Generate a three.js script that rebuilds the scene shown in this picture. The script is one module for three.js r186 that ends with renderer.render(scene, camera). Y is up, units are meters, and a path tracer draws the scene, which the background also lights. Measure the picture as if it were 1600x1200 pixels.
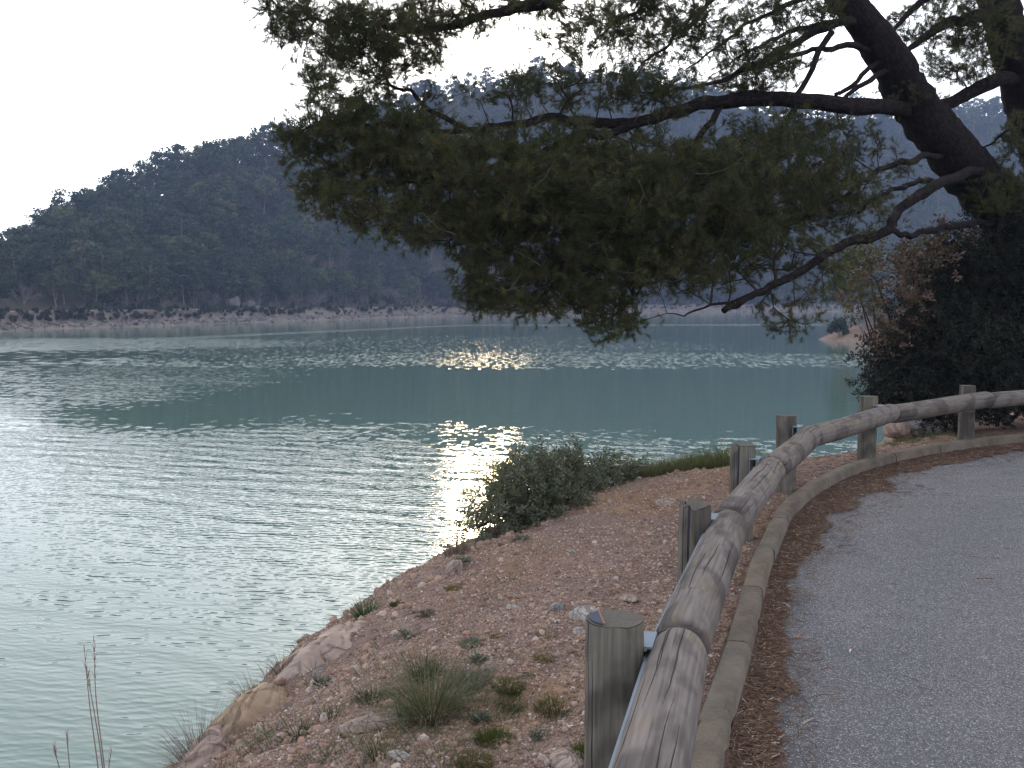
import * as THREE from 'three';
import { mergeGeometries, toCreasedNormals } from 'three/addons/utils/BufferGeometryUtils.js';

// ------------------------------------------------------------------ camera, sky, sun, exposure
const scene = new THREE.Scene();
const FOC = 1570, PITCH = Math.atan(130 / FOC), EYE = 1.7, WATER = -2.8;
const camera = new THREE.PerspectiveCamera(2 * Math.atan(600 / FOC) * 180 / Math.PI, 4 / 3, 0.1, 3000);
camera.position.set(0, EYE, 0);
camera.rotation.x = -PITCH;
scene.add(camera);
const renderer = new THREE.WebGLRenderer({ antialias: true });
renderer.toneMapping = THREE.LinearToneMapping;
renderer.toneMappingExposure = 1.08;
renderer.shadowMap.enabled = true;

const V = (x, y, z) => new THREE.Vector3(x, y, z);
// low winter sun behind thin cloud, just above the hill across the lake
const SUN = V(-0.035, Math.tan(15.3 * Math.PI / 180), -1).normalize();
const sun = new THREE.DirectionalLight(new THREE.Color().setRGB(1, 0.77, 0.46), 0.5);
sun.position.copy(SUN).multiplyScalar(120);
sun.castShadow = true;
sun.shadow.radius = 8;
sun.shadow.mapSize.set(4096, 4096);
Object.assign(sun.shadow.camera, { left: -60, right: 60, top: 60, bottom: -60, near: 1, far: 400 });
scene.add(sun, sun.target);
{ // veiled sky: bright white haze, glow round the sun, a little bluer overhead
  const W = 1024, H = 512, d = new Float32Array(W * H * 4);
  for (let r = 0; r < H; r++) for (let c = 0; c < W; c++) {
    const up = ((r + 0.5) / H - 0.5) * Math.PI, az = ((c + 0.5) / W - 0.5) * 2 * Math.PI;
    const x = Math.cos(az) * Math.cos(up), y = Math.sin(up), z = Math.sin(az) * Math.cos(up);
    const cs = x * SUN.x + y * SUN.y + z * SUN.z, ang = Math.acos(Math.min(1, Math.max(-1, cs))) * 180 / Math.PI;
    const h = Math.max(0, y), base = 1.35 - 0.2 * h;
    const wide = 2.3 * Math.exp(-ang / 36), near = 1.9 * Math.exp(-Math.pow(ang / 7.5, 2)) + 1.1 * Math.exp(-ang / 9);
    const i = (r * W + c) * 4, k = 0.9 + 0.1 * (1 - h);
    d[i] = base * (0.9 - 0.07 * h) * k + wide + near * 1.05;
    d[i + 1] = base * (0.985 - 0.03 * h) * k + wide * 0.97 + near * 0.93;
    d[i + 2] = base * 1.12 * k + wide * 0.93 + near * 0.74;
    d[i + 3] = 1;
  }
  const sky = new THREE.DataTexture(d, W, H, THREE.RGBAFormat, THREE.FloatType);
  sky.mapping = THREE.EquirectangularReflectionMapping;
  sky.magFilter = THREE.LinearFilter;
  sky.needsUpdate = true;
  scene.background = sky;
  scene.environment = sky;
}
scene.fog = new THREE.FogExp2(new THREE.Color().setRGB(0.52, 0.64, 0.97), 0.00048);

// ------------------------------------------------------------------ helpers
function rngOf(seed) { let a = seed >>> 0; return () => { a = (a + 0x6D2B79F5) | 0; let t = Math.imul(a ^ (a >>> 15), 1 | a); t = (t + Math.imul(t ^ (t >>> 7), 61 | t)) ^ t; return ((t ^ (t >>> 14)) >>> 0) / 4294967296; }; }
const rng = rngOf(7), lerp = (a, b, t) => a + (b - a) * t, clamp = (x, a = 0, b = 1) => Math.min(b, Math.max(a, x));
const sstep = (a, b, x) => { const t = clamp((x - a) / (b - a)); return t * t * (3 - 2 * t); };
const hash = (x, y, s = 0) => { let h = Math.imul(x | 0, 374761393) + Math.imul(y | 0, 668265263) + Math.imul(s | 0, 2147483647 ^ 0x5bd1e995); h = Math.imul(h ^ (h >>> 13), 1274126177); return ((h ^ (h >>> 16)) >>> 0) / 4294967296; };
function vnoise(x, y, s = 0, per = 0) {
  const ix = Math.floor(x), iy = Math.floor(y), fx = x - ix, fy = y - iy, u = fx * fx * (3 - 2 * fx), v = fy * fy * (3 - 2 * fy);
  const w = per ? (n) => ((n % per) + per) % per : (n) => n;
  const a = hash(w(ix), w(iy), s), b = hash(w(ix + 1), w(iy), s), c = hash(w(ix), w(iy + 1), s), e = hash(w(ix + 1), w(iy + 1), s);
  return lerp(lerp(a, b, u), lerp(c, e, u), v);
}
function fbm(x, y, s = 0, oct = 4, per = 0) { let t = 0, a = 0.5, n = 0; for (let i = 0; i < oct; i++) { t += a * vnoise(x, y, s + i * 17, per); n += a; a *= 0.5; x *= 2; y *= 2; per *= 2; } return t / n; }
// a point of the place at the distance it stands at; design coordinates were measured on the 1600 x 1200 frame
function at(px, py, depth) {
  const x = (px - 800) / FOC, y = (600 - py) / FOC, c = Math.cos(PITCH), s = Math.sin(PITCH);
  const Y = y * c - s, Z = -(c + y * s), k = depth / -Z;
  return V(x * k, EYE + Y * k, -depth);
}
const used = {};
function numbered(n) { if (!(n in used)) { used[n] = 0; return n; } used[n]++; return n + '_' + String(used[n]).padStart(3, '0'); }
function tag(o, label, category, group, kind) { if (label) o.userData.label = label; if (category) o.userData.category = category; if (group) o.userData.group = group; if (kind) o.userData.kind = kind; return o; }
function thing(name, label, category, group, pos) { const o = new THREE.Group(); o.name = numbered(name); if (pos) o.position.copy(pos); tag(o, label, category, group); scene.add(o); return o; }
function part(name, geo, mat, parent, kind) { const m = new THREE.Mesh(geo, mat); m.name = name; m.castShadow = m.receiveShadow = true; if (kind) m.userData.kind = kind; parent.add(m); return m; }
function single(name, geo, mat, label, category, group, pos) { const m = part(numbered(name), geo, mat, scene); if (pos) m.position.copy(pos); return tag(m, label, category, group); }
function structure(name, geo, mat) { const m = part(name, geo, mat, scene); m.userData.kind = 'structure'; return m; }
const lin = (r, g, b) => new THREE.Color().setRGB(r, g, b);
function mat(o) { return new THREE.MeshPhysicalMaterial({ roughness: 0.9, side: THREE.DoubleSide, specularIntensity: 0.35, ...o }); }
function leafMat(col, tr = 0.35, o = {}) { return new THREE.MeshPhysicalMaterial({ color: col, roughness: 0.85, transmission: tr, thickness: 0, side: THREE.DoubleSide, specularIntensity: 0.2, ...o }); }

function tex(w, h, fn, { srgb = true, float = false } = {}) {
  const d = float ? new Float32Array(w * h * 4) : new Uint8Array(w * h * 4), o = [0, 0, 0];
  for (let y = 0; y < h; y++) for (let x = 0; x < w; x++) {
    fn(x / w, y / h, o, x, y);
    const i = (y * w + x) * 4;
    for (let c = 0; c < 3; c++) d[i + c] = float ? o[c] : Math.round(255 * clamp(srgb ? Math.pow(clamp(o[c]), 1 / 2.2) : o[c]));
    d[i + 3] = float ? 1 : 255;
  }
  const t = new THREE.DataTexture(d, w, h, THREE.RGBAFormat, float ? THREE.FloatType : THREE.UnsignedByteType);
  t.wrapS = t.wrapT = THREE.RepeatWrapping; t.magFilter = THREE.LinearFilter; t.minFilter = THREE.LinearMipmapLinearFilter; t.generateMipmaps = true;
  if (srgb && !float) t.colorSpace = THREE.SRGBColorSpace;
  t.needsUpdate = true;
  return t;
}
class Geo { // collects triangles of one mesh
  constructor() { this.p = []; this.u = []; this.c = []; this.i = []; }
  get n() { return this.p.length / 3; }
  v(x, y, z, u = 0, w = 0) { this.p.push(x, y, z); this.u.push(u, w); return this.p.length / 3 - 1; }
  tri(a, b, c) { this.i.push(a, b, c); }
  quad(a, b, c, d) { this.i.push(a, b, c, a, c, d); }
  build(flat = false) {
    let g = new THREE.BufferGeometry();
    g.setAttribute('position', new THREE.Float32BufferAttribute(this.p, 3));
    g.setAttribute('uv', new THREE.Float32BufferAttribute(this.u, 2));
    if (this.c.length) g.setAttribute('color', new THREE.Float32BufferAttribute(this.c, 3));
    g.setIndex(this.i);
    if (flat) g = g.toNonIndexed();
    g.computeVertexNormals();
    return g;
  }
}
// a round limb through points, with a radius at each; caps closed
function limbInto(G, pts, rad, sides = 8, rough = 0, seed = 1, uscale = 1) {
  let nx = V(0, 1, 0), prev = null, len = 0, last = null;
  for (let k = 0; k < pts.length; k++) {
    const p = pts[k], t = (k < pts.length - 1 ? pts[k + 1].clone().sub(p) : p.clone().sub(pts[k - 1])).normalize();
    if (k > 0) t.add(p.clone().sub(pts[k - 1]).normalize()).normalize();
    if (k === 0) nx = Math.abs(t.y) > 0.9 ? V(1, 0, 0) : V(0, 1, 0);
    nx = nx.clone().sub(t.clone().multiplyScalar(nx.dot(t))).normalize();
    const ny = t.clone().cross(nx);
    if (last) len += p.distanceTo(last);
    last = p;
    const ring = [];
    for (let s = 0; s <= sides; s++) {
      const a = s / sides * Math.PI * 2, r = rad[k] * (1 + rough * (vnoise(len * 9 + 40, (s % sides) * 1.7, seed) - 0.5) * 2);
      const q = p.clone().addScaledVector(nx, Math.cos(a) * r).addScaledVector(ny, Math.sin(a) * r);
      ring.push(G.v(q.x, q.y, q.z, len * uscale, s / sides * rad[0] * 6.28 * uscale));
    }
    if (prev) for (let s = 0; s < sides; s++) G.quad(prev[s], prev[s + 1], ring[s + 1], ring[s]);
    if (k === 0 || k === pts.length - 1) { const m = G.v(p.x, p.y, p.z, len * uscale, 0); for (let s = 0; s < sides; s++) k === 0 ? G.tri(m, ring[s + 1], ring[s]) : G.tri(m, ring[s], ring[s + 1]); }
    prev = ring;
  }
}
function curve(pts, rad, step = 0.12) { // smooth densely sampled copy of a polyline with radii
  const c = new THREE.CatmullRomCurve3(pts, false, 'centripetal'), n = Math.max(4, Math.round(c.getLength() / step)), P = [], R = [];
  for (let k = 0; k <= n; k++) { const t = k / n, f = t * (pts.length - 1), i = Math.min(pts.length - 2, Math.floor(f)); P.push(c.getPoint(t)); R.push(lerp(rad[i], rad[i + 1], f - i)); }
  return { P, R };
}
function instanced(name, geo, material, mats, cols, parent = scene, kind = 'stuff') {
  const m = new THREE.InstancedMesh(geo, material, mats.length);
  m.name = name; m.castShadow = m.receiveShadow = true; m.userData.kind = kind;
  mats.forEach((x, i) => m.setMatrixAt(i, x));
  if (cols) cols.forEach((c, i) => m.setColorAt(i, c));
  parent.add(m);
  return m;
}
const Q = new THREE.Quaternion(), UPV = V(0, 1, 0);
function place(p, dir, roll, s) { // matrix that turns +y to dir
  const q = new THREE.Quaternion().setFromUnitVectors(UPV, dir.clone().normalize()).multiply(Q.setFromAxisAngle(UPV, roll));
  return new THREE.Matrix4().compose(p, q, typeof s === 'number' ? V(s, s, s) : s);
}

// ------------------------------------------------------------------ the lie of the land: kerb line, bank edge, heights
const KERB = [[-0.95, -60], [-0.75, -8], [-0.45, -2], [-0.2, 0.8], [0.25, 2.4], [0.66, 3.66], [1.12, 5.04], [1.70, 6.86], [2.38, 8.58], [3.26, 10.07], [4.24, 11.2], [5.42, 12.16], [6.53, 12.8], [8.2, 13.5], [11, 14.1], [16, 14.6], [40, 15.4]];
const EDGE = [[-3, -70], [-2.6, -8], [-2.2, 0], [-1.75, 3], [-1.6, 4.6], [-1.56, 5.6], [-1.42, 6.25], [-1.12, 6.95], [-0.86, 7.7], [-0.62, 8.5], [0.02, 9.8], [0.95, 11.1], [1.95, 11.8], [2.7, 12.15], [3.4, 12.45], [4.15, 12.8], [5.0, 13.7], [6.0, 15.6], [7.2, 18], [9.5, 22], [15, 28], [26, 38], [44, 60], [57, 84], [52, 103], [36.5, 111], [35.5, 118], [60, 150], [120, 190], [260, 230]];
function onLine(L, x, d) { // [distance, side: + right of the way the line runs]
  let best = 1e9, side = 1;
  for (let i = 0; i < L.length - 1; i++) {
    const [ax, ad] = L[i], [bx, bd] = L[i + 1], ux = bx - ax, ud = bd - ad, t = clamp(((x - ax) * ux + (d - ad) * ud) / (ux * ux + ud * ud));
    const ex = x - ax - ux * t, ed = d - ad - ud * t, q = ex * ex + ed * ed;
    if (q < best) { best = q; side = ux * (d - ad) - ud * (x - ax) < 0 ? 1 : -1; }
  }
  return [Math.sqrt(best), side];
}
function kerbX(d) { for (let i = 0; i < KERB.length - 1; i++) if (d <= KERB[i + 1][1]) return lerp(KERB[i][0], KERB[i + 1][0], (d - KERB[i][1]) / (KERB[i + 1][1] - KERB[i][1])); return 60; }
function bankHeight(x, d, fine = true) {
  const [k, kside] = onLine(KERB, x, d);
  if (kside > 0 && d < 15.3) return -0.02 - 0.24 * sstep(0.02, 0.07, k);
  const [e, es] = onLine(EDGE, x, d), s = e * es;
  let y = -0.03 - 0.06 * Math.min(k, 3.5);
  if (d < 7.5) y -= 0.1 * Math.max(0, k - 1.0) * sstep(7.5, 5.5, d);
  const soft = 0.34, t = -(s - 0.1) / soft, sp = t > 20 ? t : Math.log(1 + Math.exp(t));
  y -= 1.05 * soft * sp;
  if (d > 16) y += sstep(16, 30, d) * 0.12 * Math.min(Math.max(0, s), 25);
  if (d > 60) y = lerp(y, WATER - 0.1 + (s > 0 ? 0.5 * Math.min(s, 3) + 0.32 * Math.min(Math.max(0, s - 3), 45) : s * 0.5), sstep(60, 95, d));
  if (fine && d < 40) {
    const r = sstep(0.05, 0.5, k);
    y += r * ((fbm(x * 1.3, d * 1.3, 3) - 0.5) * 0.16 + (fbm(x * 5, d * 5, 5, 3) - 0.5) * 0.05 + (fbm(x * 19, d * 19, 9, 2) - 0.5) * 0.014);
    if (s < 0.6) y += (fbm(x * 2.2, d * 2.2, 12) - 0.5) * 0.35 * sstep(0.6, -0.5, s);
  } else y += (fbm(x * 0.3, d * 0.3, 4) - 0.5) * 0.6;
  return Math.max(y, WATER - 2);
}
function axis(list) { const o = []; for (const [a, b, s] of list) { const n = Math.max(1, Math.round((b - a) / s)); for (let i = 0; i < n; i++) o.push(a + (b - a) * i / n); } o.push(list[list.length - 1][1]); return o; }

// ---- textures of the ground
const soilTex = tex(1024, 1024, (u, v, o) => { // 1.6 m of reddish gravelly earth
  const a = fbm(u * 8, v * 8, 1, 4, 8), g = fbm(u * 64, v * 64, 2, 3, 64), p = hash(Math.floor(u * 300), Math.floor(v * 300), 5);
  let r = 0.248, gg = 0.153, b = 0.113;
  const k = 0.62 + 0.5 * g + 0.3 * (a - 0.5);
  r *= k; gg *= k; b *= k;
  if (p > 0.86) { const w = (p - 0.86) * 3.2; r = lerp(r, 0.4, w); gg = lerp(gg, 0.3, w); b = lerp(b, 0.25, w); }
  else if (p < 0.1) { r *= 0.55; gg *= 0.55; b *= 0.6; }
  const t = sstep(0.5, 0.68, fbm(u * 5, v * 5, 31, 3, 5)); r = lerp(r, 0.31 * k, t * 0.5); gg = lerp(gg, 0.21 * k, t * 0.5); b = lerp(b, 0.155 * k, t * 0.5);
  o[0] = r; o[1] = gg; o[2] = b;
});
const soilBump = tex(1024, 1024, (u, v, o) => { o[0] = o[1] = o[2] = 0.5 * fbm(u * 40, v * 40, 2, 4, 40) + 0.5 * hash(Math.floor(u * 300), Math.floor(v * 300), 5); }, { srgb: false });
const M = {};
M.soil = mat({ map: soilTex, bumpMap: soilBump, bumpScale: 0.012, roughness: 1, vertexColors: true });

{ // the bank between kerb and water, and the land that runs on to the right
  const xs = axis([[-40, -8, 4], [-8, -3, 0.5], [-3, 6, 0.045], [6, 9, 0.15], [9, 30, 1], [30, 130, 4], [130, 280, 15]]), ds = axis([[-70, -6, 4], [-6, 2, 0.5], [2, 14, 0.05], [14, 20, 0.25], [20, 40, 1], [40, 160, 2.5], [160, 240, 10]]);
  const G = new Geo(), nx = xs.length;
  for (const d of ds) for (const x of xs) {
    G.v(x, bankHeight(x, d), -d, x / 1.6, d / 1.6);
    const f = fbm(x * 0.9 + 5, d * 0.9, 41), ochre = sstep(0.45, 0.7, f), pale = sstep(0.52, 0.75, fbm(x * 2.1, d * 2.1, 43));
    G.c.push(lerp(lerp(0.92, 1.08, ochre), 1.15, pale * 0.6), lerp(lerp(0.95, 1.0, ochre), 1.2, pale * 0.6), lerp(lerp(1.05, 0.82, ochre), 1.25, pale * 0.6));
  }
  for (let j = 0; j < ds.length - 1; j++) for (let i = 0; i < nx - 1; i++) { const a = j * nx + i; G.quad(a, a + 1, a + nx + 1, a + nx); }
  structure('ground', G.build(), M.soil);
}

// ---- road
{
  const N = 230, cell = (u, v) => { // small stone chips set in binder
    const x = u * N, y = v * N, ix = Math.floor(x), iy = Math.floor(y); let b1 = 9, b2 = 9, id = 0;
    for (let j = -1; j <= 1; j++) for (let i = -1; i <= 1; i++) {
      const cx = (ix + i + N) % N, cy = (iy + j + N) % N, px = ix + i + hash(cx, cy, 1), py = iy + j + hash(cx, cy, 2), q = (x - px) ** 2 + (y - py) ** 2;
      if (q < b1) { b2 = b1; b1 = q; id = hash(cx, cy, 3); } else if (q < b2) b2 = q;
    }
    return [Math.sqrt(b2) - Math.sqrt(b1), id];
  };
  const H = new Float32Array(1024 * 1024);
  M.road = mat({
    roughness: 0.85, vertexColors: true, bumpScale: 0.008,
    map: tex(1024, 1024, (u, v, o, x, y) => {
      const [e, id] = cell(u, v), s = sstep(0.03, 0.25, e), tone = id < 0.35 ? 0.1 + id * 0.2 : id < 0.85 ? 0.18 + (id - 0.35) * 0.22 : 0.4 + (id - 0.85) * 1.6;
      const f = 0.86 + 0.35 * fbm(u * 90, v * 90, 7, 2, 90), k = lerp(0.055, tone, s) * f;
      H[y * 1024 + x] = s * (0.4 + 0.6 * id);
      const warm = hash(Math.floor(id * 999), 7) - 0.5;
      o[0] = k * (1.06 + 0.12 * warm); o[1] = k * 0.985; o[2] = k * (0.99 - 0.1 * warm);
    }),
  });
  M.road.bumpMap = tex(1024, 1024, (u, v, o, x, y) => { o[0] = o[1] = o[2] = H[y * 1024 + x]; }, { srgb: false });
  const ds = axis([[-60, -4, 4], [-4, 2, 0.5], [2, 15.3, 0.1]]), G = new Geo(), n = 60;
  ds.forEach((d) => {
    const x0 = kerbX(d) + 0.06;
    for (let i = 0; i <= n; i++) {
      const x = x0 + (41 - x0) * Math.pow(i / n, 1.7);
      G.v(x, -0.135 + (fbm(x * 0.7, d * 0.7, 61) - 0.5) * 0.02, -d, x / 1.3, d / 1.3);
      const f = fbm(x * 0.8, d * 0.8, 66), k = 0.92 + 0.2 * f + 0.12 * sstep(0.6, 0.75, fbm(x * 3, d * 3, 68));
      G.c.push(k, k, k * 1.02);
    }
  });
  for (let j = 0; j < ds.length - 1; j++) for (let i = 0; i < n; i++) { const a = j * (n + 1) + i; G.quad(a, a + 1, a + n + 2, a + n + 1); }
  structure('road', G.build(), M.road);
}

// ---- kerb of concrete stones, each its own piece
{
  M.kerb = [0, 1, 2].map((k) => mat({
    roughness: 0.95, bumpScale: 0.006, color: [lin(1, 1, 1), lin(0.93, 0.9, 0.88), lin(1.04, 1.0, 0.95)][k],
    map: k ? null : tex(512, 512, (u, v, o) => { const f = fbm(u * 12, v * 12, 71, 5, 12), g = hash(Math.floor(u * 400), Math.floor(v * 400), 72), st = sstep(0.5, 0.7, fbm(u * 6, v * 6, 74, 4, 6)); let b = (0.08 + 0.1 * f) * (0.8 + 0.4 * g); o[0] = b * lerp(1.12, 0.82, st); o[1] = b * lerp(0.9, 0.68, st); o[2] = b * lerp(0.7, 0.6, st); }),
  }));
  const bt = tex(512, 512, (u, v, o) => { o[0] = o[1] = o[2] = fbm(u * 60, v * 60, 73, 3, 60); }, { srgb: false });
  M.kerb.forEach((m) => { m.map = M.kerb[0].map; m.bumpMap = bt; });
  const path = new THREE.CatmullRomCurve3(KERB.slice(1, -1).map(([x, d]) => V(x, 0, -d)), false, 'centripetal'), L = path.getLength();
  const root = new THREE.Group(); root.name = 'kerb'; root.userData.kind = 'structure'; scene.add(root);
  const prof = [[-0.005, -0.28], [-0.003, -0.012], [0.006, 0.004], [0.085, 0.008], [0.104, 0.0], [0.116, -0.018], [0.13, -0.28]];
  for (let s = 0, k = 0; s < L - 0.1; k++) {
    const len = 1.0 + 0.02 * rng(), e = Math.min(L, s + len - 0.007), G = new Geo(), n = 10; let prev = null;
    const lift = (rng() - 0.5) * 0.008, shift = (rng() - 0.5) * 0.012;
    for (let i = 0; i <= n; i++) {
      const t = lerp(s, e, i / n) / L, p = path.getPointAt(t), tg = path.getTangentAt(t), nx = -tg.z, nz = tg.x, shrink = i === 0 || i === n ? 0.003 : 0;
      let w = 0;
      const ring = prof.map(([a, h], q) => { if (q) w += Math.hypot(a - prof[q - 1][0], h - prof[q - 1][1]); const nz2 = (vnoise((s + i / n) * 14, q * 3, 77) - 0.5) * 0.004, chip = (q === 4 || q === 5) && vnoise((s + i / n * len) * 9, 3, 79) > 0.78 ? 0.012 : 0; return G.v(p.x + nx * (a + shift - chip), h + lift + (q ? nz2 : 0) - shrink - chip * 0.6, p.z + nz * (a + shift - chip), (s + (e - s) * i / n) * 0.9, w * 0.9); });
      if (prev) for (let q = 0; q < ring.length - 1; q++) G.quad(prev[q], ring[q], ring[q + 1], prev[q + 1]);
      if (i === 0 || i === n) for (let q = 1; q < ring.length - 1; q++) G.tri(ring[0], ring[q], ring[q + 1]);
      prev = ring;
    }
    part(numbered('kerb_stone'), toCreasedNormals(G.build(), 0.6), M.kerb[k % 3], root);
    s += len;
  }
}

// ------------------------------------------------------------------ the lake
{
  const L = 9, N = 1024, waves = [], r = rngOf(21);
  const heights = (count, lo, hi, spread, seed, slope) => {
    const q = rngOf(seed), W = []; let s2 = 0;
    for (let i = 0; i < count; i++) {
      const lam = lo * Math.pow(hi / lo, q()), a = (q() + q() + q() - 1.5) / 1.5 * spread + 0.16, k = L / lam;
      const kx = Math.round(k * Math.sin(a)), ky = Math.round(k * Math.cos(a)), amp = Math.pow(lam, 1.25) * (0.5 + q());
      W.push([kx, ky, amp, q() * 6.283]); s2 += (amp * Math.hypot(kx, ky) * 2 * Math.PI / L) ** 2 / 2;
    }
    const f = slope / Math.sqrt(s2), h = new Float32Array(N * N), ct = new Float32Array(N), st = new Float32Array(N);
    for (const [kx, ky, amp, ph] of W) {
      for (let x = 0; x < N; x++) { ct[x] = Math.cos(kx * x / N * 6.283185307); st[x] = Math.sin(kx * x / N * 6.283185307); }
      for (let y = 0; y < N; y++) { const c = Math.cos(ky * y / N * 6.283185307 + ph) * amp * f, s = Math.sin(ky * y / N * 6.283185307 + ph) * amp * f; for (let x = 0; x < N; x++) h[y * N + x] += ct[x] * c - st[x] * s; }
    }
    return h;
  };
  const h = heights(90, 0.065, 0.26, 1.05, 22, 0.044); let lo = 1e9, hi = -1e9;
  for (const x of h) { lo = Math.min(lo, x); hi = Math.max(hi, x); }
  const bump = tex(N, N, (u, v, o, x, y) => { o[0] = o[1] = o[2] = Math.pow((h[y * N + x] - lo) / (hi - lo), 1.5); }, { srgb: false, float: true });
  const g = heights(50, 0.25, 1.0, 0.8, 25, 0.019), e = L / N; // slopes of the longer waves, over another period
  const nrm = tex(N, N, (u, v, o, x, y) => {
    const dx = (g[y * N + (x + 1) % N] - g[y * N + (x + N - 1) % N]) / (2 * e), dy = (g[((y + 1) % N) * N + x] - g[((y + N - 1) % N) * N + x]) / (2 * e), l = 1 / Math.hypot(dx, dy, 1);
    o[0] = 0.5 - dx * l / 2; o[1] = 0.5 - dy * l / 2; o[2] = 0.5 + l / 2;
  }, { srgb: false, float: true });
  nrm.channel = 1;
  const make = (b, n, rough) => new THREE.MeshPhysicalMaterial({ color: lin(0.079, 0.131, 0.108), roughness: rough, ior: 1.33, bumpMap: bump, bumpScale: (hi - lo) * b, normalMap: nrm, normalScale: new THREE.Vector2(n, n) });
  M.water = make(1, 1, 0.06); M.calm = make(0.16, 0.2, 0.05); M.gust = make(1.9, 1.8, 0.15);
  const ell = (x, d, cx, cd, rx, rd) => 1 - Math.hypot((x - cx) / rx, (d - cd) / rd);
  const ruffled = (x, d) => { // where the breeze reaches the surface
    let p = sstep(8, -8, d - (33 - 0.3 * x) + 10 * (fbm(x * 0.06, d * 0.1, 35) - 0.5));
    p = Math.max(p, sstep(-0.25, 0.35, ell(x, d, 5, 78, 30, 12)) * 0.42, sstep(-0.3, 0.4, ell(x, d, -48, 106, 28, 18)) * 0.8, sstep(-0.4, 0.3, ell(x, d, -30, 55, 16, 22)) * 0.6, 0.22 * sstep(-0.2, 0.3, ell(x, d, -15, 100, 40, 35)));
    const ly = x < -9 ? lerp(128, 186, (x + 37) / 28) : 186 + (x + 9) * 0.06; if (x > -46 && x < 60) p = Math.max(p, sstep(9, 4, Math.abs(d - ly)) * 0.9);
    return Math.max(p, 0.012);
  };
  const xs = axis([[-500, -120, 60], [-120, -60, 2], [-60, -30, 0.7], [-30, 42, 0.22], [42, 60, 0.7], [60, 120, 2], [120, 600, 60]]), ds = axis([[2, 20, 3], [20, 60, 0.32], [60, 130, 0.8], [130, 220, 2], [220, 560, 30]]);
  const G = new Geo(), nx = xs.length, gA = [], gB = [], gC = [], q = rngOf(31);
  for (const d of ds) for (const x of xs) G.v(x, WATER, -d, x / L, d / L);
  for (let j = 0; j < ds.length - 1; j++) for (let i = 0; i < nx - 1; i++) {
    const a = j * nx + i, x = (xs[i] + xs[i + 1]) / 2, d = (ds[j] + ds[j + 1]) / 2, p = ruffled(x, d);
    const on = d < 26 || p > 0.04 + 0.92 * (d > 60 ? 0.15 * vnoise(x * 0.5, d * 0.6, 33) + 0.85 * q() : 0.45 * vnoise(x * 0.5, d * 1.1, 33) + 0.55 * q());
    (on ? (d > 62 - 0.3 * x ? gC : gA) : gB).push(a, a + 1, a + nx + 1, a, a + nx + 1, a + nx);
  }
  G.i = [...[]]; for (const v of gA) G.i.push(v); for (const v of gB) G.i.push(v); for (const v of gC) G.i.push(v);
  const geo = G.build(), uv1 = new Float32Array(G.u.length), c = Math.cos(0.31), s = Math.sin(0.31);
  for (let i = 0; i < uv1.length; i += 2) { const x = G.u[i] * L / 12.7, y = G.u[i + 1] * L / 12.7; uv1[i] = x * c - y * s; uv1[i + 1] = x * s + y * c; }
  geo.setAttribute('uv1', new THREE.BufferAttribute(uv1, 2));
  geo.addGroup(0, gA.length, 0); geo.addGroup(gA.length, gB.length, 1); geo.addGroup(gA.length + gB.length, gC.length, 2);
  structure('lake_water', geo, [M.water, M.calm, M.gust]);
}

// ------------------------------------------------------------------ hills across the lake
// bearing (frame column): distance of the shore, of the crest, height of the crest's ground
const RIDGE = [[-1500, 90, 170, 2], [-700, 110, 200, 4], [-300, 125, 215, 5], [0, 147, 240, 4.5], [60, 155, 250, 9], [100, 160, 256, 15], [160, 168, 266, 21.5], [220, 175, 276, 26], [330, 196, 296, 39.5], [430, 216, 316, 46.5], [560, 248, 362, 60], [690, 290, 430, 84], [760, 312, 462, 96], [900, 360, 490, 107], [1000, 385, 500, 107], [1100, 400, 505, 100], [1200, 405, 508, 93], [1300, 405, 510, 92], [1560, 400, 520, 95], [1900, 400, 520, 80], [2600, 380, 500, 50]];
function ridge(px) { let i = 0; while (i < RIDGE.length - 2 && px > RIDGE[i + 1][0]) i++; const a = RIDGE[i], b = RIDGE[i + 1], t = clamp((px - a[0]) / (b[0] - a[0])); return [1, 2, 3].map((k) => lerp(a[k], b[k], t)); }
function hillPoint(px, v, out = V(0, 0, 0)) { // v: metres from the shore up to 20, then 20 + 100 * share of the way to the crest
  const [sh, cr, top] = ridge(px), wob = (fbm(px * 0.02, 3, 81) - 0.5) * 8; let d, y;
  if (v <= 20) {
    d = sh + wob + v;
    y = WATER + (v < 4.2 ? v * 0.2 : v < 7.6 ? 0.84 + (v - 4.2) * 0.56 : v < 12 ? 2.744 + (v - 7.6) * 0.026 : 2.86 + (v - 12) * 0.3);
    y += (fbm(px * 0.12, v * 0.9, 82) - 0.5) * (v < 4.2 && v > 0 ? 0.5 : 0.15);
  } else {
    const t = (v - 20) / 100, d0 = sh + wob + 20; d = lerp(d0, cr, t);
    const up = t <= 1 ? Math.pow(t, 0.92) : 1 - (t - 1) * 0.35;
    y = lerp(WATER + 5.26, top, up) + (fbm(px * 0.012, t * 2.5, 83) - 0.5) * 16 * Math.sin(Math.min(1, t) * Math.PI) ;
  }
  return out.set((px - 800) / FOC * d, y, -d);
}
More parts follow.
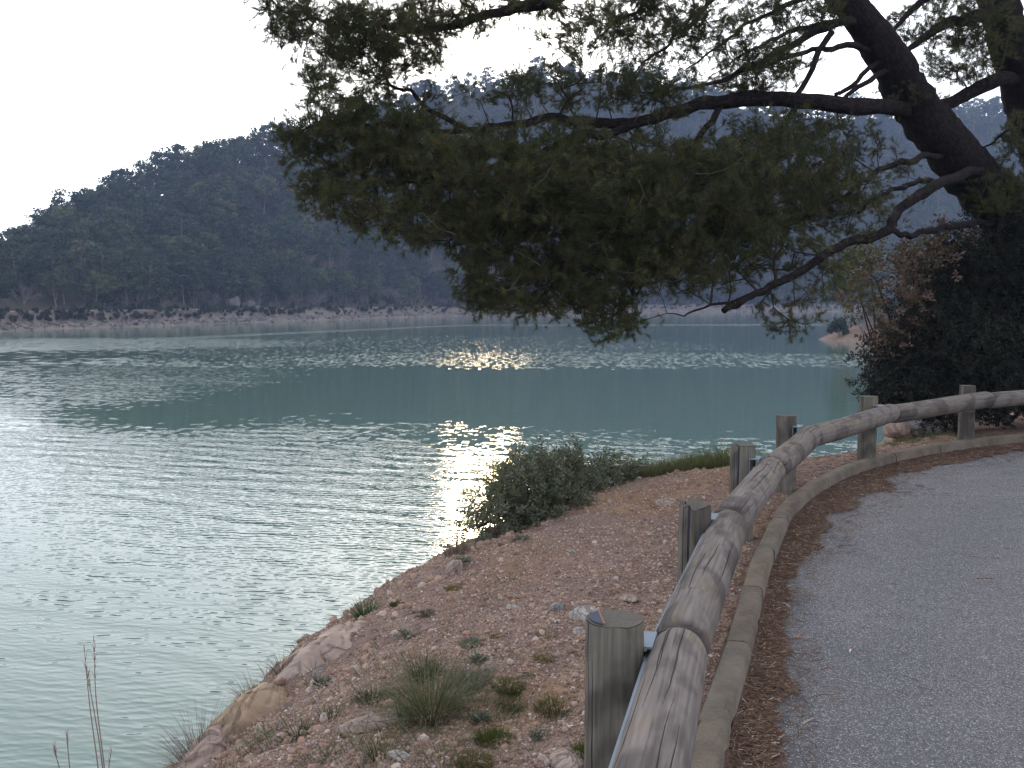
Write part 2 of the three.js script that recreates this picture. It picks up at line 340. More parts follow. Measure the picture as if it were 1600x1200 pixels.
{
  const cols = axis([[-1500, -100, 50], [-100, 1700, 9], [1700, 2600, 60]]);
  const sheet = (rows, color) => {
    const G = new Geo(), n = rows.length, p = V(0, 0, 0);
    for (const px of cols) for (const v of rows) { hillPoint(px, v, p); G.v(p.x, p.y, p.z, p.x / 4, -p.z / 4); const c = color(px, v); G.c.push(...c); }
    for (let i = 0; i < cols.length - 1; i++) for (let j = 0; j < n - 1; j++) { const a = i * n + j; G.quad(a, a + n, a + n + 1, a + 1); }
    return G.build();
  };
  const grain = tex(512, 512, (u, v, o) => { const f = 0.55 + 0.9 * fbm(u * 24, v * 24, 91, 4, 24); o[0] = o[1] = o[2] = clamp(f); });
  M.far = mat({ vertexColors: true, map: grain, roughness: 1 });
  structure('far_shore', sheet([-8, -2, 0, 1, 2, 3.2, 4.2, 5, 5.8, 6.7, 7.6, 8.6], (px, v) => { const f = fbm(px * 0.07, v * 0.4, 92); return [lerp(0.12, 0.21, f), lerp(0.1, 0.165, f), lerp(0.085, 0.14, f)]; }), M.far);
  structure('lakeside_path', sheet([8.6, 9.5, 11, 12], () => [0.3, 0.245, 0.2]), M.far);
  structure('hillside', sheet([12, 13, 14.5, 17, 20, ...axis([[24, 124, 4]]), 150, 190], (px, v) => { const f = fbm(px * 0.05, v * 0.1, 93); return [lerp(0.035, 0.07, f), lerp(0.034, 0.056, f), lerp(0.024, 0.036, f)]; }), M.far);
}

// ---- trees of the hills: a few of each kind, repeated
const face = (G, c, n, s, r, col) => { // one ragged leaf cluster
  const a = V(r() - 0.5, r() - 0.5, r() - 0.5).cross(n).normalize(), b = n.clone().cross(a), k = [];
  for (let i = 0; i < 4; i++) { const t = i * 1.571 + r() * 0.7, l = s * (0.45 + 0.65 * r()); k.push(c.clone().addScaledVector(a, Math.cos(t) * l).addScaledVector(b, Math.sin(t) * l).addScaledVector(n, (r() - 0.5) * s * 0.5)); }
  const v = k.map((p) => { if (col) G.c.push(...col); return G.v(p.x, p.y, p.z); });
  G.quad(...v);
};
const rdir = (r) => { const z = r() * 2 - 1, a = r() * 6.283, s = Math.sqrt(1 - z * z); return V(s * Math.cos(a), z, s * Math.sin(a)); };
function farPine(seed, h, slim) {
  const r = rngOf(seed), T = new Geo(), C = new Geo(), lean = V((r() - 0.5) * 0.16, 1, (r() - 0.5) * 0.16), tp = [], tr = [];
  for (let k = 0; k <= 6; k++) { const t = k / 6; tp.push(V(lean.x * h * t + Math.sin(t * 5 + seed) * 0.18, -0.6 + h * 0.9 * t, lean.z * h * t)); tr.push(0.17 * (1 - t * 0.8)); }
  limbInto(T, tp, tr, 5);
  const n = 17 + Math.floor(r() * 8), low = 0.34 + r() * 0.12;
  for (let k = 0; k < n; k++) {
    const t = low + (1 - low) * Math.pow((k + 0.5) / n, 0.85), w = slim * h * (0.11 + 0.34 * Math.sin(Math.pow((t - low) / (1 - low), 0.75) * Math.PI * 0.8 + 0.38)), a = k * 2.4 + r(), rad = w * (0.35 + 0.65 * r());
    const base = V(lean.x * h * t, h * 0.9 * t - 0.5, lean.z * h * t), c = base.clone().add(V(Math.cos(a) * rad, 0.1 * h * r(), Math.sin(a) * rad)), cr = (0.065 + 0.06 * r()) * h;
    limbInto(T, [base.clone().add(V(0, -0.35, 0)), base.clone().lerp(c, 0.55), c], [0.06, 0.04, 0.02], 3);
    const m = 60;
    for (let i = 0; i < m; i++) { const u = rdir(r), q = Math.pow(r(), 0.4), p = c.clone().add(V(u.x * cr * q * 1.3, u.y * cr * q * 0.75, u.z * cr * q * 1.3)), tone = 0.75 + 0.5 * r(); face(C, p, u.add(rdir(r).multiplyScalar(0.7)).normalize(), 0.2 + 0.16 * r(), r, [tone, tone, tone]); }
  }
  return { trunk: T.build(), crown: C.build(true) };
}
function farBare(seed, h) { // leafless tree or shrub
  const r = rngOf(seed), T = new Geo(), stems = 3 + Math.floor(r() * 4);
  const twig = (p, dir, len, rad, lv) => {
    const e = p.clone().addScaledVector(dir, len), m = p.clone().lerp(e, 0.5).add(rdir(r).multiplyScalar(len * 0.07));
    limbInto(T, [p, m, e], [rad, rad * 0.75, rad * 0.45], 3);
    if (lv < 4) for (let k = 0, c = lv === 3 ? 5 : 3 + (r() < 0.5); k < c; k++) twig(p.clone().lerp(e, 0.45 + 0.55 * r()), dir.clone().addScaledVector(rdir(r), 0.75).add(V(0, 0.12, 0)).normalize(), len * (0.5 + 0.3 * r()), rad * 0.52, lv + 1);
  };
  for (let k = 0; k < stems; k++) { const a = k * 2.1 + r(); twig(V(Math.cos(a) * 0.2, -0.4, Math.sin(a) * 0.2), V(Math.cos(a) * 0.5, 1, Math.sin(a) * 0.5).normalize(), h * (0.3 + 0.2 * r()), 0.05 + 0.01 * h, 1); }
  return { trunk: T.build() };
}
function farLeafy(seed, h, w, stem) { // round-headed shrub or small oak
  const r = rngOf(seed), T = new Geo(), C = new Geo();
  limbInto(T, [V(0, -0.5, 0), V(0.1, h * 0.3, 0), V(0.15, h * 0.7, 0.1)], [0.14, 0.1, 0.04], 5);
  for (let k = 0; k < 11; k++) {
    const a = k * 2.4 + r(), t = (k + 0.5) / 11, c = V(Math.cos(a) * w * (0.25 + 0.5 * r()) * (1.1 - t * 0.6), lerp(stem, 0.86, t) * h, Math.sin(a) * w * (0.25 + 0.5 * r()) * (1.1 - t * 0.6)), cr = w * (0.3 + 0.18 * r());
    limbInto(T, [V(0.08, h * 0.25 * (0.5 + t), 0), c], [0.05, 0.015], 3);
    for (let i = 0; i < 62; i++) { const u = rdir(r), q = Math.pow(r(), 0.45), tone = 0.7 + 0.6 * r(); face(C, c.clone().add(V(u.x * cr * q, u.y * cr * q * 0.8, u.z * cr * q)), u.add(rdir(r).multiplyScalar(0.8)).normalize(), 0.15 + 0.12 * r(), r, [tone, tone, tone]); }
  }
  return { trunk: T.build(), crown: C.build(true) };
}
M.farBark = mat({ color: lin(0.2, 0.17, 0.15) }); M.farGrey = mat({ color: lin(0.2, 0.17, 0.155) });
const GREEN = [[0.07, 0.092, 0.045], [0.044, 0.066, 0.04], [0.115, 0.13, 0.06], [0.036, 0.054, 0.036]];
M.farLeaf = GREEN.map((c) => leafMat(lin(...c), 0.3, { vertexColors: true }));
M.farDark = leafMat(lin(0.03, 0.044, 0.026), 0.2, { vertexColors: true });
M.farBrown = leafMat(lin(0.15, 0.085, 0.05), 0.3, { vertexColors: true });
const PINES = [farPine(1, 8.5, 1), farPine(2, 9.5, 0.85), farPine(3, 7.5, 1.15), farPine(4, 10.5, 0.8), farPine(5, 8, 1.05), farPine(6, 9, 0.95)];
const BARES = [farBare(11, 4.2), farBare(12, 5.2), farBare(13, 3.2)], SHRUBS = [farLeafy(21, 2.6, 1.7, 0.25), farLeafy(22, 3.4, 1.6, 0.3)], OAKS = [farLeafy(23, 6, 2.3, 0.45), farLeafy(24, 7, 2.2, 0.5)];
{
  const r = rngOf(99), all = [], p = V(0, 0, 0);
  const put = (kind, px, v, s) => { hillPoint(px, v, p); all.push({ kind, px, v, p: p.clone(), s, turn: r() * 6.283, k: Math.floor(r() * 24), d: -p.z }); };
  for (let d = 0, v = 15; v < 128; v += (v < 20 ? 3.2 : 0)) { // rows up the slope, spaced by metres
    const row = []; let px = -120;
    while (px < 1690) {
      const [sh, cr] = ridge(px), dist = v <= 20 ? sh + v : lerp(sh + 20, cr, (v - 20) / 100), gap = (3.3 + 2 * r()) / dist * FOC;
      const pp = px + (r() - 0.5) * gap, vv = v + (r() - 0.5) * 3.2, q = r();
      const low = v < 26, bareBand = fbm(pp * 0.018, v * 0.06, 95) > 0.52;
      if (low) { if (q < 0.42) put('bare', pp, vv, 0.8 + 0.6 * r()); else if (q < 0.72) put('shrub', pp, vv, 0.8 + 0.6 * r()); else put('pine', pp, vv, 0.65 + 0.4 * r()); }
      else if (q < 0.06 || (bareBand && q < 0.2)) put('bare', pp, vv, 0.9 + 0.6 * r());
      else if (q > 0.955 && pp > 330 && v < 100) put('oak', pp, vv, 0.8 + 0.4 * r());
      else if (q > 0.8) put('shrub', pp, vv, 0.9 + 0.6 * r());
      else put('pine', pp, vv, (0.85 + 0.75 * r() * r() + 0.1 * r()));
      px += gap;
    }
    if (v >= 20) { const [sh, cr] = ridge(400); v += 4.2 / (cr - sh - 20) * 100 * 1.0; }
  }
  for (const [px, v, s] of [[376, 86, 1.15], [398, 92, 1.2], [392, 78, 1], [452, 50, 1], [470, 46, 0.9], [428, 64, 1], [478, 60, 1]]) put('oak', px, v, s);
  for (let px = -100; px < 1400; px += 0.9 + 2 * r()) put(r() < 0.72 ? 'shrub' : 'bare', px, 4.4 + 3.4 * r(), 0.22 + 0.4 * r() * r());
  for (let k = 0; k < 900; k++) { const px = 150 + 1250 * r(), v = 13 + 45 * r() * r(), q = r(); put(q < 0.45 ? 'shrub' : q < 0.75 ? 'pine' : 'bare', px, v, 0.6 + 0.5 * r()); }
  const seen = (o) => o.px > -15 && o.px < 1615;
  const pick = (kind, n) => all.filter((o) => o.kind === kind && seen(o) && (o.px < 715 || o.v < 24)).sort((a, b) => b.s / b.d - a.s / a.d).slice(0, n);
  const single_ = new Set();
  const add = (o, name, label, cat, group, T, crownMat, trunkMat) => {
    single_.add(o);
    const t = thing(name, label, cat, group, o.p); t.rotation.y = o.turn; t.scale.setScalar(o.s);
    part(T.crown ? 'trunk' : 'branches', T.trunk, trunkMat, t);
    if (T.crown) part('crown', T.crown, crownMat, t);
  };
  const band = (o) => (o.v < 26 ? 'by the lakeside path' : o.v < 70 ? 'on the lower hillside' : o.v < 100 ? 'on the upper hillside' : 'on the hill skyline'), place_ = (o) => band(o) + ' across the lake, ' + (o.px < 180 ? 'at the left end' : o.px < 330 ? 'left of the pale rock faces' : o.px < 480 ? 'above the pale rock faces' : 'beside the big pine boughs');
  for (const o of pick('pine', 300)) add(o, 'hillside_pine', 'green pine ' + place_(o), 'tree', 'pines ' + place_(o), PINES[o.k % 6], M.farLeaf[o.k % 4], M.farBark);
  for (const o of pick('bare', 110)) add(o, 'bare_tree', 'bare tree ' + place_(o), 'bare tree', 'leafless trees ' + place_(o), BARES[o.k % 3], null, M.farGrey);
  for (const o of pick('shrub', 130)) add(o, 'shore_shrub', 'dark shrub ' + place_(o), 'shrub', 'dark shrubs ' + place_(o), SHRUBS[o.k % 2], M.farDark, M.farBark);
  for (const o of pick('oak', 60)) add(o, 'brown_oak', 'brown tree ' + place_(o), 'tree', 'brown-leaved trees ' + place_(o), OAKS[o.k % 2], M.farBrown, M.farBark);
  // the rest of the wood reads as one mass
  const rest = all.filter((o) => !single_.has(o)), white = leafMat(lin(1, 1, 1), 0.25, { vertexColors: true }), root = new THREE.Group();
  root.name = 'forest'; tag(root, 'dense pine wood covering the rest of the hills beyond the lake', 'forest', null, 'stuff'); scene.add(root);
  const paint = (g, c) => { const n = g.attributes.position.count, q = new Float32Array(n * 3), old = g.attributes.color; for (let i = 0; i < n; i++) for (let k = 0; k < 3; k++) q[i * 3 + k] = c[k] * (old ? old.array[i * 3 + k] : 1); const h = g.index ? g.toNonIndexed() : g.clone(); if (g.index) { const m = h.attributes.position.count, w = new Float32Array(m * 3); for (let i = 0; i < m; i++) for (let k = 0; k < 3; k++) w[i * 3 + k] = c[k]; h.setAttribute('color', new THREE.BufferAttribute(w, 3)); } else h.setAttribute('color', new THREE.BufferAttribute(q, 3)); return h; };
  const kinds = [...PINES.map((t, i) => ['pine', i, 6, t, GREEN[i % 4]]), ...BARES.map((t, i) => ['bare', i, 3, t, null]), ...SHRUBS.map((t, i) => ['shrub', i, 2, t, [0.03, 0.044, 0.026]]), ...OAKS.map((t, i) => ['oak', i, 2, t, [0.15, 0.085, 0.05]])];
  for (const [kind, i, m, t, col] of kinds) {
    const list = rest.filter((o) => o.kind === kind && o.k % m === i); if (!list.length) continue;
    const g = t.crown ? mergeGeometries([paint(t.trunk, [0.2, 0.17, 0.15]), paint(t.crown, col)]) : paint(t.trunk, [0.2, 0.17, 0.155]);
    instanced('trees', g, white, list.map((o) => new THREE.Matrix4().compose(o.p, new THREE.Quaternion().setFromAxisAngle(UPV, o.turn), V(o.s, o.s, o.s))), list.map(() => { const f = 0.6 + 0.8 * r(); return lin(f * (0.95 + 0.2 * r()), f, f * (0.9 + 0.2 * r())); }), root);
  }
}

// ------------------------------------------------------------------ stones
function stone(seed, detail, flat, rough = 0.3) {
  const g = new THREE.IcosahedronGeometry(1, detail), p = g.attributes.position, r = rngOf(seed), cuts = [];
  for (let k = 0; k < 7; k++) cuts.push([rdir(r), 0.62 + 0.3 * r()]);
  for (let i = 0; i < p.count; i++) {
    const v = V(p.getX(i), p.getY(i), p.getZ(i));
    let l = 1 + rough * (vnoise(v.x * 2 + seed, v.y * 2 + v.z * 2.7, seed) - 0.5) + (detail > 2 ? 0.1 * (fbm(v.x * 6 + v.y * 4, v.z * 6, seed, 3) - 0.5) : 0);
    for (const [n, c] of cuts) { const q = v.dot(n) * l; if (q > c) l *= lerp(1, c / q, 0.85); }
    p.setXYZ(i, v.x * l, v.y * l * flat, v.z * l);
  }
  const u = new Float32Array(p.count * 2);
  for (let i = 0; i < p.count; i++) { u[i * 2] = p.getX(i) * 0.6 + p.getY(i) * 0.3; u[i * 2 + 1] = p.getZ(i) * 0.6 + p.getY(i) * 0.4; }
  g.setAttribute('uv', new THREE.BufferAttribute(u, 2));
  g.computeVertexNormals();
  return g;
}
const rockTex = tex(512, 512, (u, v, o) => { const f = fbm(u * 7, v * 7, 101, 5, 7), c = sstep(0.0, 0.05, Math.abs(fbm(u * 5, v * 5, 103, 3, 5) - 0.5)), l = sstep(0.58, 0.68, fbm(u * 11, v * 11, 104, 3, 11)), k = (0.6 + 0.75 * f) * lerp(0.72, 1, c); o[0] = clamp(k * lerp(0.9, 0.75, l)); o[1] = clamp(k * lerp(0.88, 0.78, l)); o[2] = clamp(k * lerp(0.86, 0.78, l)); });
const rockBump = tex(512, 512, (u, v, o) => { o[0] = o[1] = o[2] = 0.6 * fbm(u * 14, v * 14, 105, 5, 14) + 0.4 * sstep(0, 0.06, Math.abs(fbm(u * 5, v * 5, 103, 3, 5) - 0.5)); }, { srgb: false });
M.rock = [[0.36, 0.27, 0.225], [0.42, 0.37, 0.34], [0.3, 0.22, 0.185], [0.32, 0.295, 0.29], [0.35, 0.25, 0.175], [0.125, 0.112, 0.108]].map((c) => mat({ color: lin(...c), map: rockTex, bumpMap: rockBump, bumpScale: 0.02 }));
const onBank = (x, d, lift = 0) => V(x, bankHeight(x, d) + lift, -d);
// where the line of sight through a frame position meets the bank
function bankAt(px, py) { let lo = 1; for (let d = 2; d < 40; d += 0.02) { const p = at(px, py, d); if (p.y <= bankHeight(p.x, d)) { lo = d; break; } lo = d; } const p = at(px, py, lo); return [p.x, lo]; }
{ // loose gravel lying on the bank
  const r = rngOf(111), geos = [stone(5, 0, 0.7), stone(6, 0, 0.6), stone(7, 0, 0.8)].map((g) => { g.deleteAttribute('uv'); return g; }), m = mat({ color: lin(1, 1, 1), roughness: 0.95, flatShading: true }), root = new THREE.Group();
  root.name = 'gravel'; tag(root, 'loose pink and pale gravel strewn over the bank', 'gravel', null, 'stuff'); scene.add(root);
  const pal = [[0.32, 0.195, 0.145], [0.36, 0.235, 0.175], [0.27, 0.165, 0.12], [0.35, 0.24, 0.165], [0.42, 0.3, 0.23], [0.3, 0.2, 0.15], [0.26, 0.19, 0.16], [0.44, 0.34, 0.29], [0.5, 0.44, 0.4]];
  const lists = [[], [], []], cols = [[], [], []];
  let made = 0, tries = 0;
  while (made < 150000 && tries++ < 1500000) {
    const x = -2.6 + 8.8 * r(), d = 2.6 + 12 * r();
    const near = clamp(1.5 - d / 9, 0.22, 1.2); if (r() > near) continue;
    if (x > kerbX(d) - 0.02) continue;
    const [e, es] = onLine(EDGE, x, d), s = e * es; if (s < -1.1) continue;
    const patch = fbm(x * 1.6, d * 1.6, 44); if (r() > 0.25 + 1.1 * patch) continue;
    let size = 0.003 + 0.0075 * Math.pow(r(), 2.5); const big = r(); if (big > 0.985) size = 0.012 + 0.014 * r(); if (s < 0.8 && big > 0.9) size *= 1.35;
    const k = made % 3, c = pal[Math.floor(Math.pow(r(), 1.5) * (size > 0.011 ? 8 : pal.length))], f = 0.62 + 0.4 * r();
    lists[k].push(new THREE.Matrix4().compose(V(x, bankHeight(x, d) + size * 0.25, -d), new THREE.Quaternion().setFromEuler(new THREE.Euler(r() * 0.8, r() * 6.28, r() * 0.8)), V(size * (0.8 + 0.5 * r()), size * (0.8 + 0.4 * r()), size)));
    cols[k].push(lin(c[0] * f, c[1] * f, c[2] * f)); made++;
  }
  geos.forEach((g, k) => instanced('pebbles', g, m, lists[k], cols[k], root));
}
{ // stones of the far waterline
  const r = rngOf(115), list = [], cols = [], p = V(0, 0, 0);
  for (let k = 0; k < 3000; k++) {
    const px = -120 + 1560 * r(), v = 0.2 + 4.6 * Math.pow(r(), 0.8), s = 0.08 + 0.34 * Math.pow(r(), 3); hillPoint(px, v, p);
    list.push(new THREE.Matrix4().compose(p.clone().add(V(0, s * 0.2, 0)), new THREE.Quaternion().setFromEuler(new THREE.Euler(r(), r() * 6.28, r())), V(s * (1 + r()), s * 0.8, s * (0.8 + 0.5 * r()))));
    const f = 0.09 + 0.16 * r() * r(); cols.push(lin(f * 1.04, f * 0.94, f * 0.88));
  }
  const g = stone(8, 1, 0.75); g.deleteAttribute('uv');
  tag(instanced('shore_stones', g, mat({ color: lin(1, 1, 1) }), list, cols), 'pale stones along the waterline of the far shore', 'stones', null, 'stuff');
}
{ // single rocks on the bank, each told apart by look and neighbour
  const shapes = [stone(31, 3, 0.5), stone(32, 3, 0.4), stone(33, 3, 0.65), stone(34, 3, 0.35)];
  const rocks = [ // frame position, half length, height share, tone, label
    [915, 968, 0.085, 1, 1, 'pale chunky rock just behind the nearest guardrail post'],
    [905, 992, 0.05, 0.8, 1, 'small whitish stone below the chunky rock by the nearest post'],
    [873, 953, 0.05, 0.8, 3, 'rounded grey stone on the gravel beyond the nearest post'],
    [985, 938, 0.075, 0.5, 0, 'flat tan slab stone on gravel between the first two posts'],
    [1040, 787, 0.09, 0.35, 0, 'flat beige flagstone left of the second guardrail post'],
    [768, 1045, 0.045, 0.6, 0, 'pinkish wedge stone above the big green grass tuft'],
    [712, 893, 0.075, 1.1, 0, 'pointed tan rock on the bank edge by the dry grass tuft'],
    [893, 862, 0.03, 0.8, 1, 'small white stone on open gravel in front of the leafy shrub'],
    [590, 1135, 0.1, 0.35, 0, 'long pale slab beside the strap-leaved plant'],
    [628, 1187, 0.05, 0.5, 1, 'flat pale stone near the lower frame edge under the grass tuft'],
    [890, 1192, 0.09, 0.3, 0, 'broad flat pinkish stone at the foot of the nearest post'],
    [486, 1096, 0.035, 0.8, 1, 'small white stone on the slope below the bedrock slab'],
    [497, 1055, 0.04, 0.7, 3, 'grey stone on the slope beside the bedrock slab'],
    [548, 1150, 0.04, 0.8, 4, 'ochre stone on the lower slope left of the long slab'],
    [700, 1090, 0.03, 0.7, 1, 'whitish pebble stone in front of the big grass tuft'],
    [640, 958, 0.035, 0.8, 2, 'brown stone on the bank behind the low silver herbs'],
    [1282, 700, 0.12, 0.45, 3, 'flat grey stone under the rail bend behind the kerb'],
    [1262, 712, 0.08, 0.4, 0, 'flat tan stone under the rail bend near the fourth post'],
    [800, 952, 0.04, 0.6, 1, 'pale stone on open gravel in the middle of the bank'],
    [425, 1168, 0.05, 0.9, 2, 'brown rock low on the slope above the dry tuft'],
  ];
  rocks.forEach(([px, py, s, f, t, label], k) => {
    const [x, d] = bankAt(px, py), m = single('rock', shapes[k % 4], M.rock[t], label, 'rock', 'single rocks on the bank', onBank(x, d, s * 0.12));
    m.scale.set(s * 1.15, s * 1.5 * f, s * 0.85); m.rotation.set(0.1, k * 1.7, 0.12);
    if (label.startsWith('long')) { m.scale.set(0.19, 0.06, 0.055); m.rotation.set(0, 0.45, 0.06); }
  });
  // rounded rocks piled behind the fifth post
  const pile = [[1398, 668, 0.2, 'leftmost pale rock of the pile by the fifth post'], [1420, 662, 0.24, 'pinkish rock in the middle of the pile by the fifth post'], [1448, 668, 0.22, 'rounded rock at the bush end of the pile by the fifth post'], [1412, 684, 0.16, 'small front rock of the pile by the fifth post'], [1432, 688, 0.13, 'smallest grey rock in front of the pile by the fifth post']];
  pile.forEach(([px, py, s, label], k) => { const p = at(px, py, 13.5 + 0.15 * k), m = single('rock', shapes[(k + 2) % 4], M.rock[(k * 3) % 5], label, 'rock', 'rocks piled at the bush', V(p.x, p.y, p.z)); m.scale.set(s, s * 1.3, s); m.rotation.y = k * 2; });
}
{ // bedrock showing on the bank's edge: sheets of stone following the slope
  const slab = (cx, cd, rx, rd, turn, seed, up) => {
    const G = new Geo(), n = 46, c = Math.cos(turn), s = Math.sin(turn), edge = [];
    for (let j = 0; j <= n; j++) for (let i = 0; i <= n; i++) {
      let u = i / n * 2 - 1, v = j / n * 2 - 1; const a = Math.atan2(v, u), rr = Math.max(Math.abs(u), Math.abs(v)), l = Math.hypot(u, v) || 1; u *= rr / l; v *= rr / l;
      const wob = 0.85 + 0.35 * (vnoise(Math.cos(a) * 2 + 5, Math.sin(a) * 2 + 5, seed) - 0.3), lx = u * rx * wob, ld = v * rd * wob, x = cx + lx * c - ld * s, d = cd + lx * s + ld * c;
      const step = Math.floor(fbm(x * 2.6 + 9, d * 3.4, seed, 4) * 7) / 7, crack = sstep(0, 0.035, Math.abs(fbm(x * 2.3, d * 2.3, seed + 4, 2) - 0.5));
      const y = bankHeight(x, d, false) - 0.04 + up * (1 - Math.pow(rr, 5) * 1.6) + (step * 0.2 - 0.05) * (1 - Math.pow(rr, 3)) + 0.06 * (fbm(x * 9, d * 9, seed + 8, 3) - 0.5) - (1 - crack) * 0.03;
      G.v(x, y, -d, x, d + y);
    }
    for (let j = 0; j < n; j++) for (let i = 0; i < n; i++) { const a = j * (n + 1) + i; G.quad(a, a + 1, a + n + 2, a + n + 1); }
    return G.build(true);
  };
  single('bedrock_slab', slab(-1.22, 6.1, 0.56, 0.34, 0.95, 131, 0.07), M.rock[0], 'largest bare slab of pale bedrock along the bank edge', 'bedrock', 'bedrock on the bank edge');
  single('bedrock_slab', slab(-1.5, 5.4, 0.42, 0.3, 1.2, 132, 0.08), M.rock[4], 'smooth tan bedrock slab beside the wispy grass over the water', 'bedrock', 'bedrock on the bank edge');
  single('bedrock_slab', slab(-1.62, 4.95, 0.26, 0.22, 1.2, 133, 0.08), M.rock[2], 'cracked bedrock block lowest on the bank edge by the dry tuft', 'bedrock', 'bedrock on the bank edge');
  const o = [[364, 477, 200, 1.7, 1.9, 'taller pale rock face beside the path across the lake'], [392, 482, 204, 2.0, 1.5, 'lower pale rock face beside the path across the lake']];
  o.forEach(([px, py, d, w, h, label], k) => { const p = at(px, py, d + 14), m = single('rock_outcrop', stone(141 + k, 4, 1, 0.8), M.rock[5], label, 'rock face', 'rock faces across the lake', p); m.scale.set(w, h, 2); });
}

// ------------------------------------------------------------------ guardrail of logs
const JOINT = [[0.067, 1.3], [0.575, 3.36], [1.17, 5.33], [1.86, 7.12], [2.68, 8.93], [4.06, 10.68], [5.76, 12.1], [7.7, 13.0], [9.9, 13.5]];
const POST = [[0.338, 3.24, 0.097], [0.93, 5.06, 0.082], [1.664, 7.2, 0.09], [2.50, 9.07, 0.092], [3.88, 10.9, 0.098], [5.6, 12.3, 0.095], [7.6, 13.25, 0.095]];
function woodTex(seed, base, dark, warm, band) { // u along the grain (2 m), v round the log
  return tex(1024, 512, (u, v, o) => {
    const g = fbm(u * 10, v * 120, seed, 3, 0) * vnoise(v * 90, 3, seed + 1, 90) , gr = fbm(u * 14, v * 64, seed + 2, 4, 0), blot = fbm(u * 9 + 0.6 * fbm(u * 4, v * 4, seed, 3, 4), v * 4, seed + 3, 4, 0), rings = 0.5 + 0.5 * Math.sin(u * 58 + 7 * fbm(u * 5, v * 3, seed + 4, 3) + 3 * Math.sin(v * 6.283));
    let k = 0.6 + 0.62 * gr + 0.4 * (g - 0.25); const m = sstep(0.42, 0.66, blot * (1 - band) + band * (0.55 * rings + 0.45 * blot));
    for (let c = 0; c < 3; c++) o[c] = lerp(base[c], dark[c], m) * k;
    const w = sstep(0.6, 0.74, fbm(u * 6, v * 6, seed + 6, 3)); for (let c = 0; c < 3; c++) o[c] = lerp(o[c], warm[c] * k, w * 0.6);
    let cr = 1; // drying cracks along the grain
    for (let q = 0; q < 7; q++) { const cv = q < 4 ? (0.07 * (q - 2) + 0.05 * hash(q, 1, seed) + 1) % 1 : hash(q, 1, seed), u0 = hash(q, 2, seed), ln = 0.25 + 0.5 * hash(q, 3, seed), du = ((u - u0 + 1) % 1) / ln; if (du < 1) { const w2 = 0.0055 * Math.sin(du * Math.PI) * (0.6 + 0.6 * hash(q, 4, seed)), y = cv + 0.03 * (fbm(u * 7, q, seed + 9, 3) - 0.5) + 0.02 * u, dv = Math.abs(((v - y + 1.5) % 1) - 0.5); cr = Math.min(cr, sstep(w2 * 0.5, w2 * 1.2 + 0.0008, dv)); } }
    for (let c = 0; c < 3; c++) o[c] *= lerp(0.16, 1, cr);
    const kn = [hash(1, 9, seed), hash(2, 9, seed)], dk = Math.hypot((u - kn[0]) * 3, ((v - kn[1] + 1.5) % 1) - 0.5); if (dk < 0.05) { const t = sstep(0.05, 0.015, dk); for (let c = 0; c < 3; c++) o[c] *= lerp(1, 0.45, t); }
  });
}
function heightOf(t) { // relief from the same pattern: dark cracks and grain lie lower
  const s = t.image.data, n = s.length / 4, d = new Uint8Array(s.length); for (let i = 0; i < n; i++) { d[i * 4] = d[i * 4 + 1] = d[i * 4 + 2] = s[i * 4 + 1]; d[i * 4 + 3] = 255; }
  const b = new THREE.DataTexture(d, t.image.width, t.image.height, THREE.RGBAFormat); b.wrapS = b.wrapT = THREE.RepeatWrapping; b.magFilter = THREE.LinearFilter; b.needsUpdate = true; return b;
}
const logT = [woodTex(201, [0.185, 0.15, 0.132], [0.105, 0.084, 0.077], [0.2, 0.155, 0.105], 0.14), woodTex(202, [0.165, 0.134, 0.118], [0.092, 0.073, 0.067], [0.185, 0.14, 0.097], 0.18)];
const postT = [woodTex(211, [0.165, 0.145, 0.118], [0.085, 0.074, 0.06], [0.18, 0.15, 0.095], 0.15), woodTex(212, [0.175, 0.148, 0.124], [0.09, 0.076, 0.064], [0.2, 0.155, 0.095], 0.15)];
M.log = logT.map((t) => mat({ map: t, bumpMap: heightOf(t), bumpScale: 0.01, roughness: 0.85 }));
M.post = postT.map((t) => mat({ map: t, bumpMap: heightOf(t), bumpScale: 0.01, roughness: 0.9 }));
M.end = mat({ roughness: 0.95, map: tex(256, 256, (u, v, o) => { const r = Math.hypot(u - 0.47, v - 0.52), k = (0.6 + 0.3 * Math.sin(r * 150 + 4 * fbm(u * 6, v * 6, 221, 3))) * (0.6 + 0.6 * fbm(u * 30, v * 30, 222, 3)), c = sstep(0.0, 0.012, r < 0.08 ? 1 : Math.abs(Math.sin(Math.atan2(v - 0.5, u - 0.5) * 2.5 + 1.1)) * r); o[0] = (0.055 + 0.09 * k) * lerp(0.4, 1, c); o[1] = (0.048 + 0.074 * k) * lerp(0.4, 1, c); o[2] = (0.042 + 0.056 * k) * lerp(0.4, 1, c); }) });
M.end.bumpMap = heightOf(M.end.map); M.end.bumpScale = 0.006;
M.steel = mat({ color: lin(0.24, 0.28, 0.33), metalness: 0.6, roughness: 0.6, map: tex(256, 256, (u, v, o) => { const f = 0.7 + 0.35 * fbm(u * 10, v * 10, 231, 4, 10); o[0] = o[1] = o[2] = clamp(f); }) });
M.channel = mat({ color: lin(0.055, 0.062, 0.08), metalness: 0.2, roughness: 0.6 });
